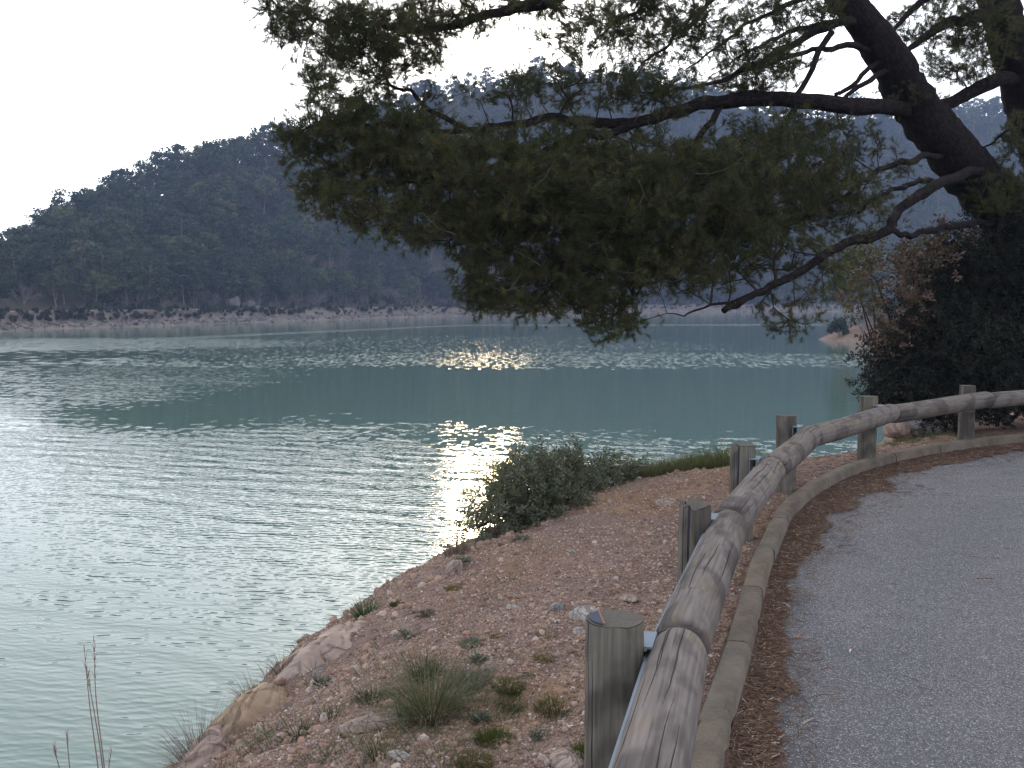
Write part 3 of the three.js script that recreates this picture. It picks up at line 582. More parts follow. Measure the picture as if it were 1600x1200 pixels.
{
  const rail = thing('wooden_guardrail', 'weathered round-log guardrail on short posts along the kerb', 'guardrail');
  const RH = 0.5, R = 0.1;
  for (let k = 0; k < JOINT.length - 1; k++) { // logs
    const [ax, ad] = JOINT[k], [bx, bd] = JOINT[k + 1], a = V(ax, RH, -ad), b = V(bx, RH, -bd), len = a.distanceTo(b), G = new Geo(), n = Math.round(len / 0.05), S = 28, t = b.clone().sub(a).normalize(), nx = V(0, 1, 0), ny = t.clone().cross(nx).normalize(), r = rngOf(300 + k), e = 0.05 + r() * 0.02;
    const kink = k === 3 || k === 4 ? 0.0 : 0; let prev = null;
    const base = R * (0.97 + 0.05 * r()), off = r(), turn = (r() - 0.5) * 0.12;
    for (let i = 0; i <= n; i++) {
      const f = i / n, c = a.clone().lerp(b, lerp(0.004 / len, 1 - 0.004 / len, f)), ring = [], endR = Math.min(1, Math.min(i, n - i) * 0.55 + 0.9), sag = 0.012 * Math.sin(f * 3.1 + k);
      for (let s = 0; s <= S; s++) {
        const an = s / S * 6.28318, rad = base * endR * (1 + 0.05 * (vnoise(f * len * 2.2 + k * 9, Math.cos(an) + 3, 240) - 0.5) + 0.045 * (fbm(f * len * 5 + k * 7, Math.sin(an) * 1.5 + Math.cos(an) + 9, 241, 3) - 0.5));
        const p = c.clone().addScaledVector(nx, Math.cos(an) * rad + sag).addScaledVector(ny, Math.sin(an) * rad);
        ring.push(G.v(p.x, p.y, p.z, f * len / 2 + off, s / S + turn));
      }
      if (prev) for (let s = 0; s < S; s++) G.quad(prev[s], prev[s + 1], ring[s + 1], ring[s]);
      if (i === 0 || i === n) { const m = G.v(c.x, c.y + sag, c.z, 0.5, 0.5); for (let s = 0; s < S; s++) i === 0 ? G.tri(m, ring[s + 1], ring[s]) : G.tri(m, ring[s], ring[s + 1]); }
      prev = ring;
    }
    const m = part('log_rail', G.build(), M.log[k % 2], rail);
    // galvanised strip let into the back of the log
    const side = V(-t.z, 0, t.x), back = V(0, 0, 0).copy(side).multiplyScalar(-1), g = new THREE.BoxGeometry(0.012, 0.09, len - 0.03, 1, 1, 1);
    const strip = part('steel_strip', g, M.steel, m); strip.position.copy(a.clone().lerp(b, 0.5)).addScaledVector(back, R * 0.955).add(V(0, -0.012, 0)); strip.rotation.y = Math.atan2(t.x, t.z);
  }
  POST.forEach(([x, d, R0], k) => {
    const ground = bankHeight(x, d), h = 0.7, split = k === 1 || k === 2, r = rngOf(400 + k), grp = new THREE.Group();
    const [qx, qd] = [JOINT[Math.min(k + 1, JOINT.length - 1)][0] - JOINT[k][0], JOINT[Math.min(k + 1, JOINT.length - 1)][1] - JOINT[k][1]], ql = Math.hypot(qx, qd), wx = qx / ql, wd = qd / ql; // along the rail
    // cross-section in (away from road, along rail)
    const body = (from, to, name, top) => {
      const out = [], S = 30; // outline of the round post between two chords, x = across
      for (let s = 0; s < S; s++) { const an = s / S * 6.28318, c = Math.cos(an), q = clamp(c * R0, from, to); out.push([q, (q === c * R0 ? Math.sin(an) : Math.sign(Math.sin(an)) * Math.sqrt(Math.max(0, 1 - (q / R0) ** 2)) * Math.min(1, Math.abs(Math.sin(an)) / Math.max(1e-3, Math.sqrt(Math.max(0, 1 - (q / R0) ** 2))))) * R0]); }
      const G = new Geo(), rows = 16; let prev = null; const off = r();
      for (let i = 0; i <= rows; i++) {
        const f = i / rows, y = -0.25 + (h + 0.25) * f, ring = [], shr = i === rows ? 0.975 : 1;
        for (let s = 0; s <= S; s++) { const [a, b] = out[s % S], w = 1 + 0.03 * (vnoise(y * 4, s % S * 0.35, 250 + k) - 0.5); ring.push(G.v((k ? 1 : 1) * a * shr * w, y + (i === rows ? top * (fbm(a * 40 + 7, b * 40 + 3, 251 + k, 3) - 0.5) : 0), b * shr * w, y / 2 + off, s / S)); }
        if (prev) for (let s = 0; s < S; s++) G.quad(prev[s], prev[s + 1], ring[s + 1], ring[s]);
        prev = ring;
      }
      const m = part(name, G.build(), M.post[k % 2], grp), T = new Geo(), cx = (Math.max(from, -R0) + Math.min(to, R0)) / 2;
      const rings = [0.97, 0.66, 0.33]; let pr = null;
      for (const q of rings) { const ring = []; for (let s = 0; s <= S; s++) { const [a, b] = out[s % S], X = cx + (a - cx) * q, Z = b * q; ring.push(T.v(X, h + 0.002 + top * (fbm(X * 40 + 7, Z * 40 + 3, 251 + k, 3) - 0.5), Z, 0.5 + X / (2 * R0), 0.5 + Z / (2 * R0))); } if (pr) for (let s = 0; s < S; s++) T.quad(pr[s], ring[s], ring[s + 1], pr[s + 1]); pr = ring; }
      const c = T.v(cx, h + 0.002, 0, 0.5, 0.5); for (let s = 0; s < S; s++) T.tri(c, pr[s + 1], pr[s]);
      part('end_grain', T.build(), M.end, m);
      return m;
    };
    grp.name = 'post'; grp.position.set(x, ground, -d); grp.rotation.set((r() - 0.5) * 0.02, Math.PI + 0.25 * (k > 2 ? 1 : 0.2), (r() - 0.5) * 0.03);
    rail.add(grp);
    const rough = k === 1 ? 0.05 : 0.008;
    if (split) { // sawn lengthways round a steel channel (local +x looks to the water)
      body(-R0, R0 * 0.5, 'post_timber', rough); body(R0 * 0.62, R0, 'post_timber', rough);
      const g = new THREE.BoxGeometry(0.005, h + 0.2, R0 * 1.62); const c = part('steel_channel', g, M.channel, grp); c.position.set(R0 * 0.56, h / 2 - 0.11, 0);
      for (const s of [-1, 1]) { const f = part('channel_flange', new THREE.BoxGeometry(0.02, h + 0.195, 0.005), M.channel, grp); f.position.set(R0 * 0.56 - 0.0126, h / 2 - 0.112, s * R0 * 0.76); f.scale.x = 0.1; }
    } else body(-R0, R0, 'post_timber', rough);
    if (k === 0) { // steel core showing in the top, with a rusty lip
      const D = new THREE.Shape(), a0 = 1.02; D.absarc(0, 0, R0 * 0.86, -a0, a0, false); D.closePath(); const g = new THREE.ExtrudeGeometry(D, { depth: 0.006, bevelEnabled: false, curveSegments: 14 }); g.rotateX(-Math.PI / 2); const c = part('steel_core', g, M.channel, grp); c.position.y = h + 0.002;
      const lip = part('rusty_lip', new THREE.BoxGeometry(0.008, 0.012, R0 * 1.46), mat({ color: lin(0.2, 0.11, 0.09), roughness: 1 }), grp); lip.position.set(R0 * 0.45, h + 0.004, 0);
    }
    // spacer bracket between post and log
    const br = new THREE.Group(); br.name = 'bracket'; rail.add(br);
    const j = JOINT[k + 1], cx = lerp(x, j[0], 0.45), cz = lerp(-d, -j[1], 0.45);
    br.position.set(cx, ground + 0.565, cz); br.rotation.y = Math.atan2(wx, -wd);
    const C = new THREE.Shape(); C.moveTo(-0.035, -0.05); C.lineTo(0.035, -0.05); C.lineTo(0.035, 0.05); C.lineTo(-0.035, 0.05); C.closePath(); const hole = new THREE.Path(); hole.moveTo(-0.03, -0.043); hole.lineTo(-0.03, 0.043); hole.lineTo(0.03, 0.043); hole.lineTo(0.03, -0.043); C.holes.push(hole);
    const bg = new THREE.ExtrudeGeometry(C, { depth: 0.16, bevelEnabled: false }); bg.translate(0, 0, -0.08);
    part('bracket_plate', bg, M.steel, br);
    for (const s of [-0.05, 0.05]) { const b = part('bolt', new THREE.CylinderGeometry(0.011, 0.011, 0.1, 6), M.steel, br); b.rotation.z = Math.PI / 2; b.position.set(-0.04, -0.02, s); }
  });
}

// ------------------------------------------------------------------ pine litter and small things on the road
{
  const r = rngOf(501), list = [], cols = [], P = new THREE.CatmullRomCurve3(KERB.slice(3, -2).map(([x, d]) => V(x, 0, -d)), false, 'centripetal'), L = P.getLength();
  const reach = (s) => 0.055 + 0.22 * Math.pow(fbm(s * 2.2, 2, 505, 3), 2) + 0.27 * sstep(5.5, 10, s) * (0.35 + fbm(s * 2.3, 7, 506, 2));
  { // matted bed of old needles against the kerb
    const G = new Geo(), n = 420, w = 14; let prev = null;
    for (let i = 0; i <= n; i++) {
      const s = L * i / n, p = P.getPointAt(i / n), t = P.getTangentAt(i / n), nx = -t.z, nz = t.x, ring = [], wd = reach(s) * (0.75 + 0.5 * vnoise(s * 13, 1, 507));
      for (let k = 0; k <= w; k++) { const f = k / w, o = 0.115 + wd * f, x = p.x + nx * o, z = p.z + nz * o; ring.push(G.v(x, -0.122 + 0.035 * Math.pow(1 - f, 1.5) - 0.014 * f * f * f + 0.018 * (fbm(x * 22, z * 22, 508, 3) - 0.5), z, x / 0.7, z / 0.7)); }
      if (prev) for (let k = 0; k < w; k++) G.quad(prev[k], ring[k], ring[k + 1], prev[k + 1]);
      prev = ring;
    }
    const lt = tex(512, 512, (u, v, o) => { const f = fbm(u * 20, v * 20, 511, 4, 20), g = hash(Math.floor(u * 170), Math.floor(v * 170), 512), k = 0.5 + 0.7 * f + 0.35 * (g - 0.5); o[0] = 0.115 * k; o[1] = 0.068 * k; o[2] = 0.052 * k; });
    const m = structure('needle_bed', G.build(), mat({ map: lt, bumpMap: soilBump, bumpScale: 0.01, roughness: 1 })); m.userData.kind = 'stuff'; tag(m, 'bed of brown pine needles against the road side of the kerb', 'pine litter');
  }
  const col = () => { const k = 0.6 + 0.8 * r(), q = r(); return q < 0.75 ? lin(0.125 * k, 0.07 * k, 0.05 * k) : q < 0.95 ? lin(0.2 * k, 0.135 * k, 0.09 * k) : lin(0.38 * k, 0.31 * k, 0.23 * k); };
  const needle = (x, y, z, len, th) => { const a = r() * 6.283, e = new THREE.Euler((r() - 0.5) * 0.5, a, (r() - 0.5) * 0.5); list.push(new THREE.Matrix4().compose(V(x, y, z), new THREE.Quaternion().setFromEuler(e), V(th, th, len))); cols.push(col()); };
  for (let k = 0; k < 26000; k++) {
    const u = Math.pow(r(), 1.15), s = u * L, p = P.getPointAt(u), t = P.getTangentAt(u), o = 0.12 + reach(s) * (r() < 0.88 ? Math.pow(r(), 0.9) * 1.1 : r() * 2.2);
    needle(p.x - t.z * o, -0.118 + 0.03 * Math.max(0, 1 - (o - 0.12) / reach(s)), p.z + t.x * o, 0.035 + 0.05 * r(), 0.9 + 0.6 * r());
  }
  for (let k = 0; k < 700; k++) { const d = 2.5 + 11 * r(), x = kerbX(d) + 0.15 + 5 * r() * r(); needle(x, -0.122, -d, 0.03 + 0.05 * r(), 0.9); }
  for (let k = 0; k < 9000; k++) { const u = r(), p = P.getPointAt(u), t = P.getTangentAt(u), o = -0.02 - 0.9 * Math.pow(r(), 1.6), x = p.x - t.z * o, z = p.z + t.x * o; needle(x, bankHeight(x, -z) + 0.008, z, 0.03 + 0.04 * r(), 0.9); }
  const ng = new THREE.BoxGeometry(0.0022, 0.0015, 1);
  tag(instanced('pine_litter', ng, mat({ color: lin(1, 1, 1) }), list, cols), 'scattered brown pine needles on road edge and bank', 'pine litter', null, 'stuff');
  const road = (px, py) => { const p = at(px, py, 5), k = (EYE + 0.12) / (EYE - p.y); return V(p.x * k, -0.118, p.z * k); };
  { const c = thing('cigarette_butt', 'white cigarette butt with orange tip on the asphalt', 'cigarette butt', null, road(1328, 1017)); c.rotation.y = 1.1; const a = part('paper', new THREE.CylinderGeometry(0.004, 0.004, 0.022, 10), mat({ color: lin(0.75, 0.73, 0.7) }), c); a.rotation.z = Math.PI / 2; const b = part('filter', new THREE.CylinderGeometry(0.0042, 0.0042, 0.017, 10), mat({ color: lin(0.6, 0.22, 0.06) }), c); b.rotation.z = Math.PI / 2; b.position.x = 0.0197; }
  const twig = (px, py, len, turn, color, label) => { const p = road(px, py), G = new Geo(), a = V(-len / 2, 0, 0), b = V(len / 2, 0.004, 0); limbInto(G, [a, V(-len * 0.1, 0.006, len * 0.05), V(len * 0.2, 0.004, -len * 0.02), b], [0.0035, 0.003, 0.0028, 0.0015], 6); if (len > 0.1) limbInto(G, [V(-len * 0.1, 0.006, len * 0.05), V(len * 0.05, 0.012, len * 0.14)], [0.0025, 0.001], 5); const m = single('fallen_twig', G.build(), mat({ color: lin(...color) }), label, 'twig', 'twigs fallen on the road', p); m.rotation.y = turn; };
  twig(1226, 945, 0.1, 2.0, [0.55, 0.47, 0.36], 'pale straw twig lying on the needle bed by the kerb');
  twig(1540, 905, 0.11, -0.15, [0.16, 0.08, 0.06], 'dark reddish twig on the open asphalt');
  twig(1290, 1046, 0.06, 0.3, [0.2, 0.09, 0.06], 'short reddish twig near the cigarette butt');
  twig(1325, 853, 0.16, 0.1, [0.14, 0.09, 0.07], 'brown twig beside the needle bed at the bend');
  twig(1415, 770, 0.2, -0.1, [0.12, 0.08, 0.07], 'thin brown twig on the far part of the asphalt');
  twig(1262, 1128, 0.08, 0.7, [0.4, 0.3, 0.2], 'straw-coloured twig low on the road by the needle bed');
  const leafP = road(1248, 996), lg = new Geo(), q = [[-0.012, 0.002, 0], [0, 0.008, -0.009], [0.013, 0.003, 0.001], [0.001, 0.006, 0.009]].map((v) => lg.v(...v)); lg.quad(...q);
  single('fallen_leaf', lg.build(), mat({ color: lin(0.5, 0.2, 0.05) }), 'small orange fallen leaf on the road by the needle bed', 'leaf', null, leafP);
}

// ------------------------------------------------------------------ growing: twigs reach from the limbs to points in the crown
function grow(limbs, targets, seed, { alpha = 0.22, sag = 0.05, maxSeg = 0.32 } = {}) {
  const X = [], Y = [], Z = [], par = [], path = [], lr = [], r = rngOf(seed);
  for (const { P, R } of limbs) for (let i = 0; i < P.length; i++) { X.push(P[i].x); Y.push(P[i].y); Z.push(P[i].z); par.push(-1); path.push(0); lr.push(R[i]); }
  const base = X.length, near = targets.map((t) => { let b = 1e9; for (let i = 0; i < base; i++) { const q = (X[i] - t.x) ** 2 + (Y[i] - t.y) ** 2 + (Z[i] - t.z) ** 2; if (q < b) b = q; } return b; });
  const order = targets.map((_, i) => i).sort((a, b) => near[a] - near[b]), tips = [];
  for (const k of order) {
    const t = targets[k]; let best = 1e9, bi = 0;
    for (let i = 0; i < X.length; i++) { const q = Math.sqrt((X[i] - t.x) ** 2 + (Y[i] - t.y) ** 2 + (Z[i] - t.z) ** 2) + alpha * path[i]; if (q < best) { best = q; bi = i; } }
    const a = V(X[bi], Y[bi], Z[bi]), len = a.distanceTo(t); if (len < 0.02) continue;
    const n = Math.max(1, Math.ceil(len / maxSeg)); let prev = bi;
    for (let s = 1; s <= n; s++) {
      const f = s / n, p = a.clone().lerp(t, f); if (s < n) { p.y -= sag * len * Math.sin(f * Math.PI); p.x += (r() - 0.5) * 0.08 * len; p.z += (r() - 0.5) * 0.08 * len; }
      X.push(p.x); Y.push(p.y); Z.push(p.z); par.push(prev); path.push(path[prev] + len / n); lr.push(lr[prev]); prev = X.length - 1;
    }
    tips.push(prev);
  }
  const cnt = new Float32Array(X.length); for (const t of tips) cnt[t] += 1;
  for (let i = X.length - 1; i >= base; i--) if (par[i] >= base) cnt[par[i]] += cnt[i];
  return { X, Y, Z, par, cnt, base, tips, lr };
}
function twigGeo(T, fine, pw, cap) {
  const G = new Geo(), P = (i) => V(T.X[i], T.Y[i], T.Z[i]);
  for (let i = T.base; i < T.X.length; i++) {
    const p = T.par[i], r1 = Math.min(T.lr[i] * cap, fine * Math.pow(Math.max(1, T.cnt[i]), pw)), r0 = p >= T.base ? Math.min(T.lr[i] * cap, fine * Math.pow(Math.max(1, T.cnt[p]), pw) * 0.92) : r1 * 1.25, a = P(p), b = P(i), t = b.clone().sub(a).normalize(), u = (Math.abs(t.y) > 0.9 ? V(1, 0, 0) : V(0, 1, 0)).cross(t).normalize(), w = t.clone().cross(u), A = [], B = [], S = r1 > 0.008 ? 5 : 3;
    for (let s = 0; s < S; s++) { const c = Math.cos(s / S * 6.283), e = Math.sin(s / S * 6.283); A.push(G.v(a.x + (u.x * c + w.x * e) * r0, a.y + (u.y * c + w.y * e) * r0, a.z + (u.z * c + w.z * e) * r0, s / S * 0.1, 0)); B.push(G.v(b.x + (u.x * c + w.x * e) * r1, b.y + (u.y * c + w.y * e) * r1, b.z + (u.z * c + w.z * e) * r1, s / S * 0.1, 0.2)); }
    for (let s = 0; s < S; s++) G.quad(A[s], A[(s + 1) % S], B[(s + 1) % S], B[s]);
  }
  return G.build();
}
function fill(pads, perM3, r) { // points spread through ellipsoids: centre, radii, density, outer bias
  const out = [];
  for (const { c, r: R, k = 1 } of pads) { const n = Math.round(4.19 * R.x * R.y * R.z * perM3 * k); for (let i = 0; i < n; i++) { const u = rdir(r), q = Math.cbrt(r()) * (0.8 + 0.42 * r()); out.push(V(c.x + u.x * R.x * q, c.y + u.y * R.y * q, c.z + u.z * R.z * q)); } }
  return out;
}
const pad = (px, py, d, rx, ry, rz, k = 1) => ({ c: at(px, py, d), r: V(rx / FOC * d, ry / FOC * d, rz), k });
function sprig(seed, n, len, wid, stem) { // shoot along +y with needles
  const r = rngOf(seed), G = new Geo();
  for (let k = 0; k < n; k++) {
    const y = stem * (0.1 + 0.9 * Math.pow(k / n, 0.8)), a = k * 2.4 + r() * 0.8, tilt = 0.4 + 0.75 * r(), l = len * (0.7 + 0.5 * r()), d = V(Math.cos(a) * Math.sin(tilt), Math.cos(tilt), Math.sin(a) * Math.sin(tilt)), w = d.clone().cross(rdir(r)).normalize().multiplyScalar(wid / 2), b = V(0, y, 0), e = b.clone().addScaledVector(d, l).add(V(0, 0.12 * l * (r() - 0.3), 0));
    const i = [b.clone().sub(w), b.clone().add(w), e].map((p) => G.v(p.x, p.y, p.z)); G.tri(...i);
  }
  return G.build();
}
function leafSpray(seed, n, len, wid, stem) { // twig end with small folded leaves
  const r = rngOf(seed), G = new Geo();
  for (let k = 0; k < n; k++) {
    const y = stem * (k + 0.5) / n, a = k * 2.4 + r(), tilt = 0.5 + 0.8 * r(), l = len * (0.7 + 0.6 * r()), d = V(Math.cos(a) * Math.sin(tilt), Math.cos(tilt), Math.sin(a) * Math.sin(tilt)), w = d.clone().cross(rdir(r)).normalize(), up = w.clone().cross(d), b = V(0, y, 0), m = b.clone().addScaledVector(d, l * 0.5), e = b.clone().addScaledVector(d, l);
    const i = [b, m.clone().addScaledVector(w, wid / 2).addScaledVector(up, wid * 0.15), e, m.clone().addScaledVector(w, -wid / 2).addScaledVector(up, wid * 0.15)].map((p) => G.v(p.x, p.y, p.z)); G.tri(i[0], i[1], i[2]); G.tri(i[0], i[2], i[3]);
  }
  return G.build(true);
}
const barkTex = tex(512, 512, (u, v, o) => { const p = sstep(0.0, 0.16, Math.abs(fbm(u * 6, v * 14, 601, 4, 0) - 0.5)), f = 0.7 + 0.6 * fbm(u * 30, v * 30, 603, 3); o[0] = 0.021 * f * lerp(0.4, 1, p); o[1] = 0.0155 * f * lerp(0.4, 1, p); o[2] = 0.0155 * f * lerp(0.4, 1, p); });
M.bark = mat({ map: barkTex, bumpMap: heightOf(barkTex), bumpScale: 0.05, roughness: 1, specularIntensity: 0.1 });
M.twig = mat({ color: lin(0.042, 0.033, 0.03), roughness: 1, specularIntensity: 0.1 });
M.deadTwig = mat({ color: lin(0.12, 0.1, 0.09), roughness: 1 });
M.needle = leafMat(lin(1, 1, 1), 0.34, { roughness: 0.7 });
const limbOf = (a) => { const c = curve(a.map(([x, y, d]) => at(x, y, d)), a.map((q) => q[3]), 0.12), n = c.P.length; c.P.forEach((p, i) => { const k = 0.11 * Math.min(1, i / 4) * (c.R[0] > 0.17 ? 0.5 : 1); p.x += k * (fbm(i * 0.35, a[0][0], 611, 3) - 0.5); p.y += k * (fbm(i * 0.35, a[0][1] + 50, 612, 3) - 0.5); p.z += k * (fbm(i * 0.35, a[0][0] + 90, 613, 3) - 0.5); }); return c; };
function makePine(name, label, trunks, limbs, pads, perM3, seed, each = 3) {
  const base = trunks[0], t = thing(name, label, 'tree', null, V(0, 0, 0)), r = rngOf(seed), all = [];
  trunks.forEach((a) => { const c = limbOf(a), G = new Geo(); limbInto(G, c.P, c.R, 14, 0.12, seed, 1.6); part('trunk', G.build(), M.bark, t); all.push(c); });
  limbs.forEach((a) => { const c = limbOf(a), G = new Geo(); limbInto(G, c.P, c.R, 8, 0.16, seed + 1, 1.6); part('limb', G.build(), M.bark, t); all.push(c); });
  const T = grow(all.slice(trunks.length), fill(pads, perM3, r), seed + 2);
  part('twigs', twigGeo(T, 0.0028, 0.42, 0.8), M.twig, t, 'stuff');
  part('dead_twigs', twigGeo(grow(all.slice(trunks.length), fill(pads, perM3 * 0.09, r), seed + 5, { alpha: 0.1, sag: 0.12, maxSeg: 0.2 }), 0.003, 0.4, 0.5), M.deadTwig, t, 'stuff');
  const shapes = [1, 2, 3, 4].map((k) => sprig(seed * 7 + k, 34, 0.052, 0.0034, 0.07)), lists = [[], [], [], []], cols = [[], [], [], []];
  const add = (p, d) => { const k = Math.floor(r() * 4), s = 0.75 + 0.55 * r(), q = r(), f = (0.7 + 0.6 * r()) * (0.6 + 0.85 * fbm(p.x * 2.6 + p.z * 1.7, p.y * 3.4, 620, 2)); lists[k].push(place(p, d, r() * 6.28, s)); cols[k].push(q < 0.82 ? lin(0.066 * f, 0.07 * f, 0.028 * f) : q < 0.96 ? lin(0.1 * f, 0.096 * f, 0.034 * f) : lin(0.11 * f, 0.075 * f, 0.038 * f)); };
  for (const i of T.tips) {
    const p = V(T.X[i], T.Y[i], T.Z[i]), j = T.par[i], d = p.clone().sub(V(T.X[j], T.Y[j], T.Z[j])).normalize();
    for (let k = 0; k < each; k++) add(p.clone().add(rdir(r).multiplyScalar(0.05)).addScaledVector(d, -0.05 * k * r()), d.clone().addScaledVector(rdir(r), 0.75).add(V(0, 0.25, 0)).normalize());
  }
  shapes.forEach((g, k) => instanced('needles', g, M.needle, lists[k], cols[k], t));
  console.log(name, 'tips', T.tips.length, 'nodes', T.X.length);
  return t;
}
makePine('pine_tree', 'large dark pine leaning over the lake with long drooping boughs', [
  [[1700, 690, 16.2, 0.44], [1655, 520, 15.8, 0.42], [1590, 365, 15.2, 0.39], [1510, 265, 14.3, 0.34], [1435, 170, 13.6, 0.29], [1378, 75, 12.9, 0.24], [1325, 5, 12.5, 0.19], [1240, -90, 12.1, 0.14], [1130, -200, 11.6, 0.1], [1010, -300, 11, 0.05]],
], [
  [[1432, 174, 13.65, 0.099], [1340, 166, 12.4, 0.099], [1250, 158, 11.9, 0.0924], [1130, 160, 11.3, 0.0792], [1060, 175, 11.0, 0.066], [1000, 190, 10.7, 0.0561], [920, 193, 10.4, 0.0495], [860, 188, 10.2, 0.0429], [790, 193, 10.0, 0.0363], [740, 203, 9.8, 0.0297], [690, 180, 9.6, 0.0231], [640, 146, 9.4, 0.01716], [585, 106, 9.2, 0.00924]],
  [[1010, 188, 10.7, 0.048], [960, 205, 10.4, 0.044], [900, 214, 10.1, 0.0384], [845, 238, 9.9, 0.0304], [780, 258, 9.6, 0.024], [690, 275, 9.3, 0.016], [600, 285, 9.1, 0.0104], [510, 262, 8.9, 0.0056]],
  [[745, 202, 9.8, 0.0272], [680, 208, 9.5, 0.0224], [600, 192, 9.2, 0.016], [520, 195, 9, 0.0112], [455, 212, 8.8, 0.0056]],
  [[900, 214, 10.1, 0.032], [850, 270, 10, 0.024], [790, 330, 9.8, 0.0176], [730, 370, 9.6, 0.0096]],
  [[1130, 160, 11.3, 0.04], [1080, 230, 11, 0.032], [1000, 320, 10.6, 0.024], [930, 400, 10.3, 0.0176], [850, 450, 10, 0.0096]],
  [[1250, 158, 11.9, 0.04], [1200, 230, 11.5, 0.032], [1120, 330, 11.1, 0.024], [1030, 420, 10.6, 0.0176], [965, 490, 10.3, 0.0096]],
  [[1552, 276, 14.8, 0.072], [1505, 272, 13.2, 0.0684], [1445, 298, 12.2, 0.0648], [1412, 325, 11.9, 0.05904], [1380, 358, 11.6, 0.054], [1310, 388, 11.1, 0.04896], [1240, 428, 10.7, 0.0432], [1180, 460, 10.4, 0.03744], [1135, 484, 10.2, 0.03312]],
  [[1200, 450, 10.5, 0.024], [1150, 466, 10.3, 0.0176], [1110, 474, 10.1, 0.0128], [1075, 490, 9.9, 0.0088], [1038, 494, 9.8, 0.0048]],
  [[1585, 347, 15.2, 0.0525], [1490, 352, 13.2, 0.0435], [1420, 366, 12, 0.036], [1375, 362, 11.65, 0.03]],
  [[1480, 243, 14.15, 0.048], [1415, 250, 12.4, 0.04], [1370, 270, 12, 0.0288], [1310, 310, 11.6, 0.0176], [1250, 340, 11.2, 0.008]],
  [[1512, 284, 14.4, 0.04], [1430, 288, 12.3, 0.032], [1390, 300, 11.9, 0.024], [1340, 335, 11.5, 0.016]],
  [[1345, 30, 12.6, 0.05], [1295, 38, 12.1, 0.05], [1230, 78, 11.7, 0.04], [1170, 105, 11.3, 0.03], [1100, 135, 10.9, 0.02], [1020, 150, 10.6, 0.01]],
  [[1335, 35, 12.4, 0.036], [1270, 40, 12, 0.03], [1215, 62, 11.6, 0.021], [1150, 90, 11.2, 0.012]],
  [[1380, 82, 12.95, 0.042], [1310, 74, 12.2, 0.036], [1260, 80, 11.9, 0.027], [1190, 110, 11.5, 0.018]],
  [[1386, 86, 12.95, 0.032], [1330, 130, 12.3, 0.028], [1305, 152, 12.1, 0.024]], [[1397, 103, 13.05, 0.035], [1345, 132, 12.3, 0.03], [1318, 152, 12.1, 0.025]], [[1300, 50, 12, 0.04], [1275, 90, 11.9, 0.035], [1245, 150, 11.8, 0.03]],
  [[1130, -200, 11.6, 0.08], [1000, -70, 10.7, 0.068], [880, -8, 10.1, 0.06], [790, 14, 9.8, 0.048], [700, 38, 9.5, 0.036], [610, 42, 9.2, 0.024], [500, 35, 8.9, 0.0128], [425, 15, 8.7, 0.0056]],
  [[1240, -90, 12.1, 0.048], [1140, -20, 11.5, 0.032], [1060, 50, 11, 0.0208], [1000, 105, 10.7, 0.0096]],
  [[1190, -110, 11.9, 0.04], [1090, -40, 11.3, 0.028], [1000, 10, 10.8, 0.0176], [930, 60, 10.5, 0.008]],
  [[1300, -20, 12.4, 0.032], [1200, 20, 11.8, 0.024], [1140, 60, 11.4, 0.016], [1075, 105, 11, 0.008]],
], [
  pad(520, 48, 8.9, 95, 48, 0.7, 1.7), pad(440, 22, 8.8, 40, 26, 0.5, 1.8), pad(620, 58, 9.2, 80, 42, 0.8, 1.7), pad(710, 20, 9.5, 80, 26, 0.8, 1.7), pad(810, 8, 9.9, 70, 18, 0.7, 1.3), pad(580, 95, 9, 95, 34, 0.7, 0.8),
  pad(525, 150, 8.9, 55, 60, 0.7), pad(560, 215, 9.1, 110, 50, 0.8), pad(462, 215, 8.8, 36, 24, 0.5, 1.2), pad(640, 245, 9.4, 140, 65, 0.9), pad(560, 310, 9.1, 85, 45, 0.8, 1.1), pad(480, 265, 8.9, 42, 42, 0.5), pad(640, 350, 9.3, 85, 34, 0.8, 1.1),
  pad(770, 300, 9.8, 140, 85, 1.1), pad(720, 370, 9.6, 80, 34, 0.8), pad(900, 320, 10.3, 160, 105, 1.2), pad(1050, 320, 10.9, 150, 110, 1.2), pad(1190, 290, 11.5, 130, 90, 1.1), pad(1310, 290, 11.9, 75, 60, 0.8, 0.7),
  pad(790, 440, 9.8, 80, 60, 0.8, 1.1), pad(920, 430, 10.2, 110, 60, 1.0), pad(955, 505, 10.1, 62, 34, 0.6, 1.3), pad(860, 470, 9.9, 80, 30, 0.7), pad(1070, 420, 10.7, 110, 44, 0.9, 0.9), pad(1200, 390, 11, 90, 40, 0.8, 0.7), pad(750, 465, 9.7, 42, 30, 0.5, 1.2),
  pad(1230, 485, 10.8, 62, 42, 0.6, 0.45), pad(1300, 430, 11.2, 40, 55, 0.6, 0.4), pad(1340, 345, 11.6, 60, 40, 0.6, 0.5),
  pad(770, 145, 9.9, 75, 26, 0.6, 0.6), pad(900, 130, 10.3, 110, 36, 0.8, 0.7), pad(1020, 140, 10.7, 90, 36, 0.8, 0.8), pad(1050, 45, 11, 120, 62, 0.9, 0.85), pad(970, 10, 10.8, 90, 30, 0.8, 0.7), pad(1330, 225, 12.2, 70, 36, 0.6, 0.5), pad(1400, 300, 12.3, 40, 50, 0.5, 0.35), pad(1240, 210, 11.7, 90, 36, 0.7, 0.7), pad(1190, 105, 11.4, 90, 40, 0.8, 1.2), pad(900, 40, 10.4, 70, 50, 0.8, 0.75), pad(1230, 20, 11.9, 90, 36, 0.8, 0.9), pad(620, 150, 9.3, 80, 36, 0.6, 0.6),
  pad(850, 235, 10, 130, 45, 0.9, 0.6),
], 200, 701, 7);
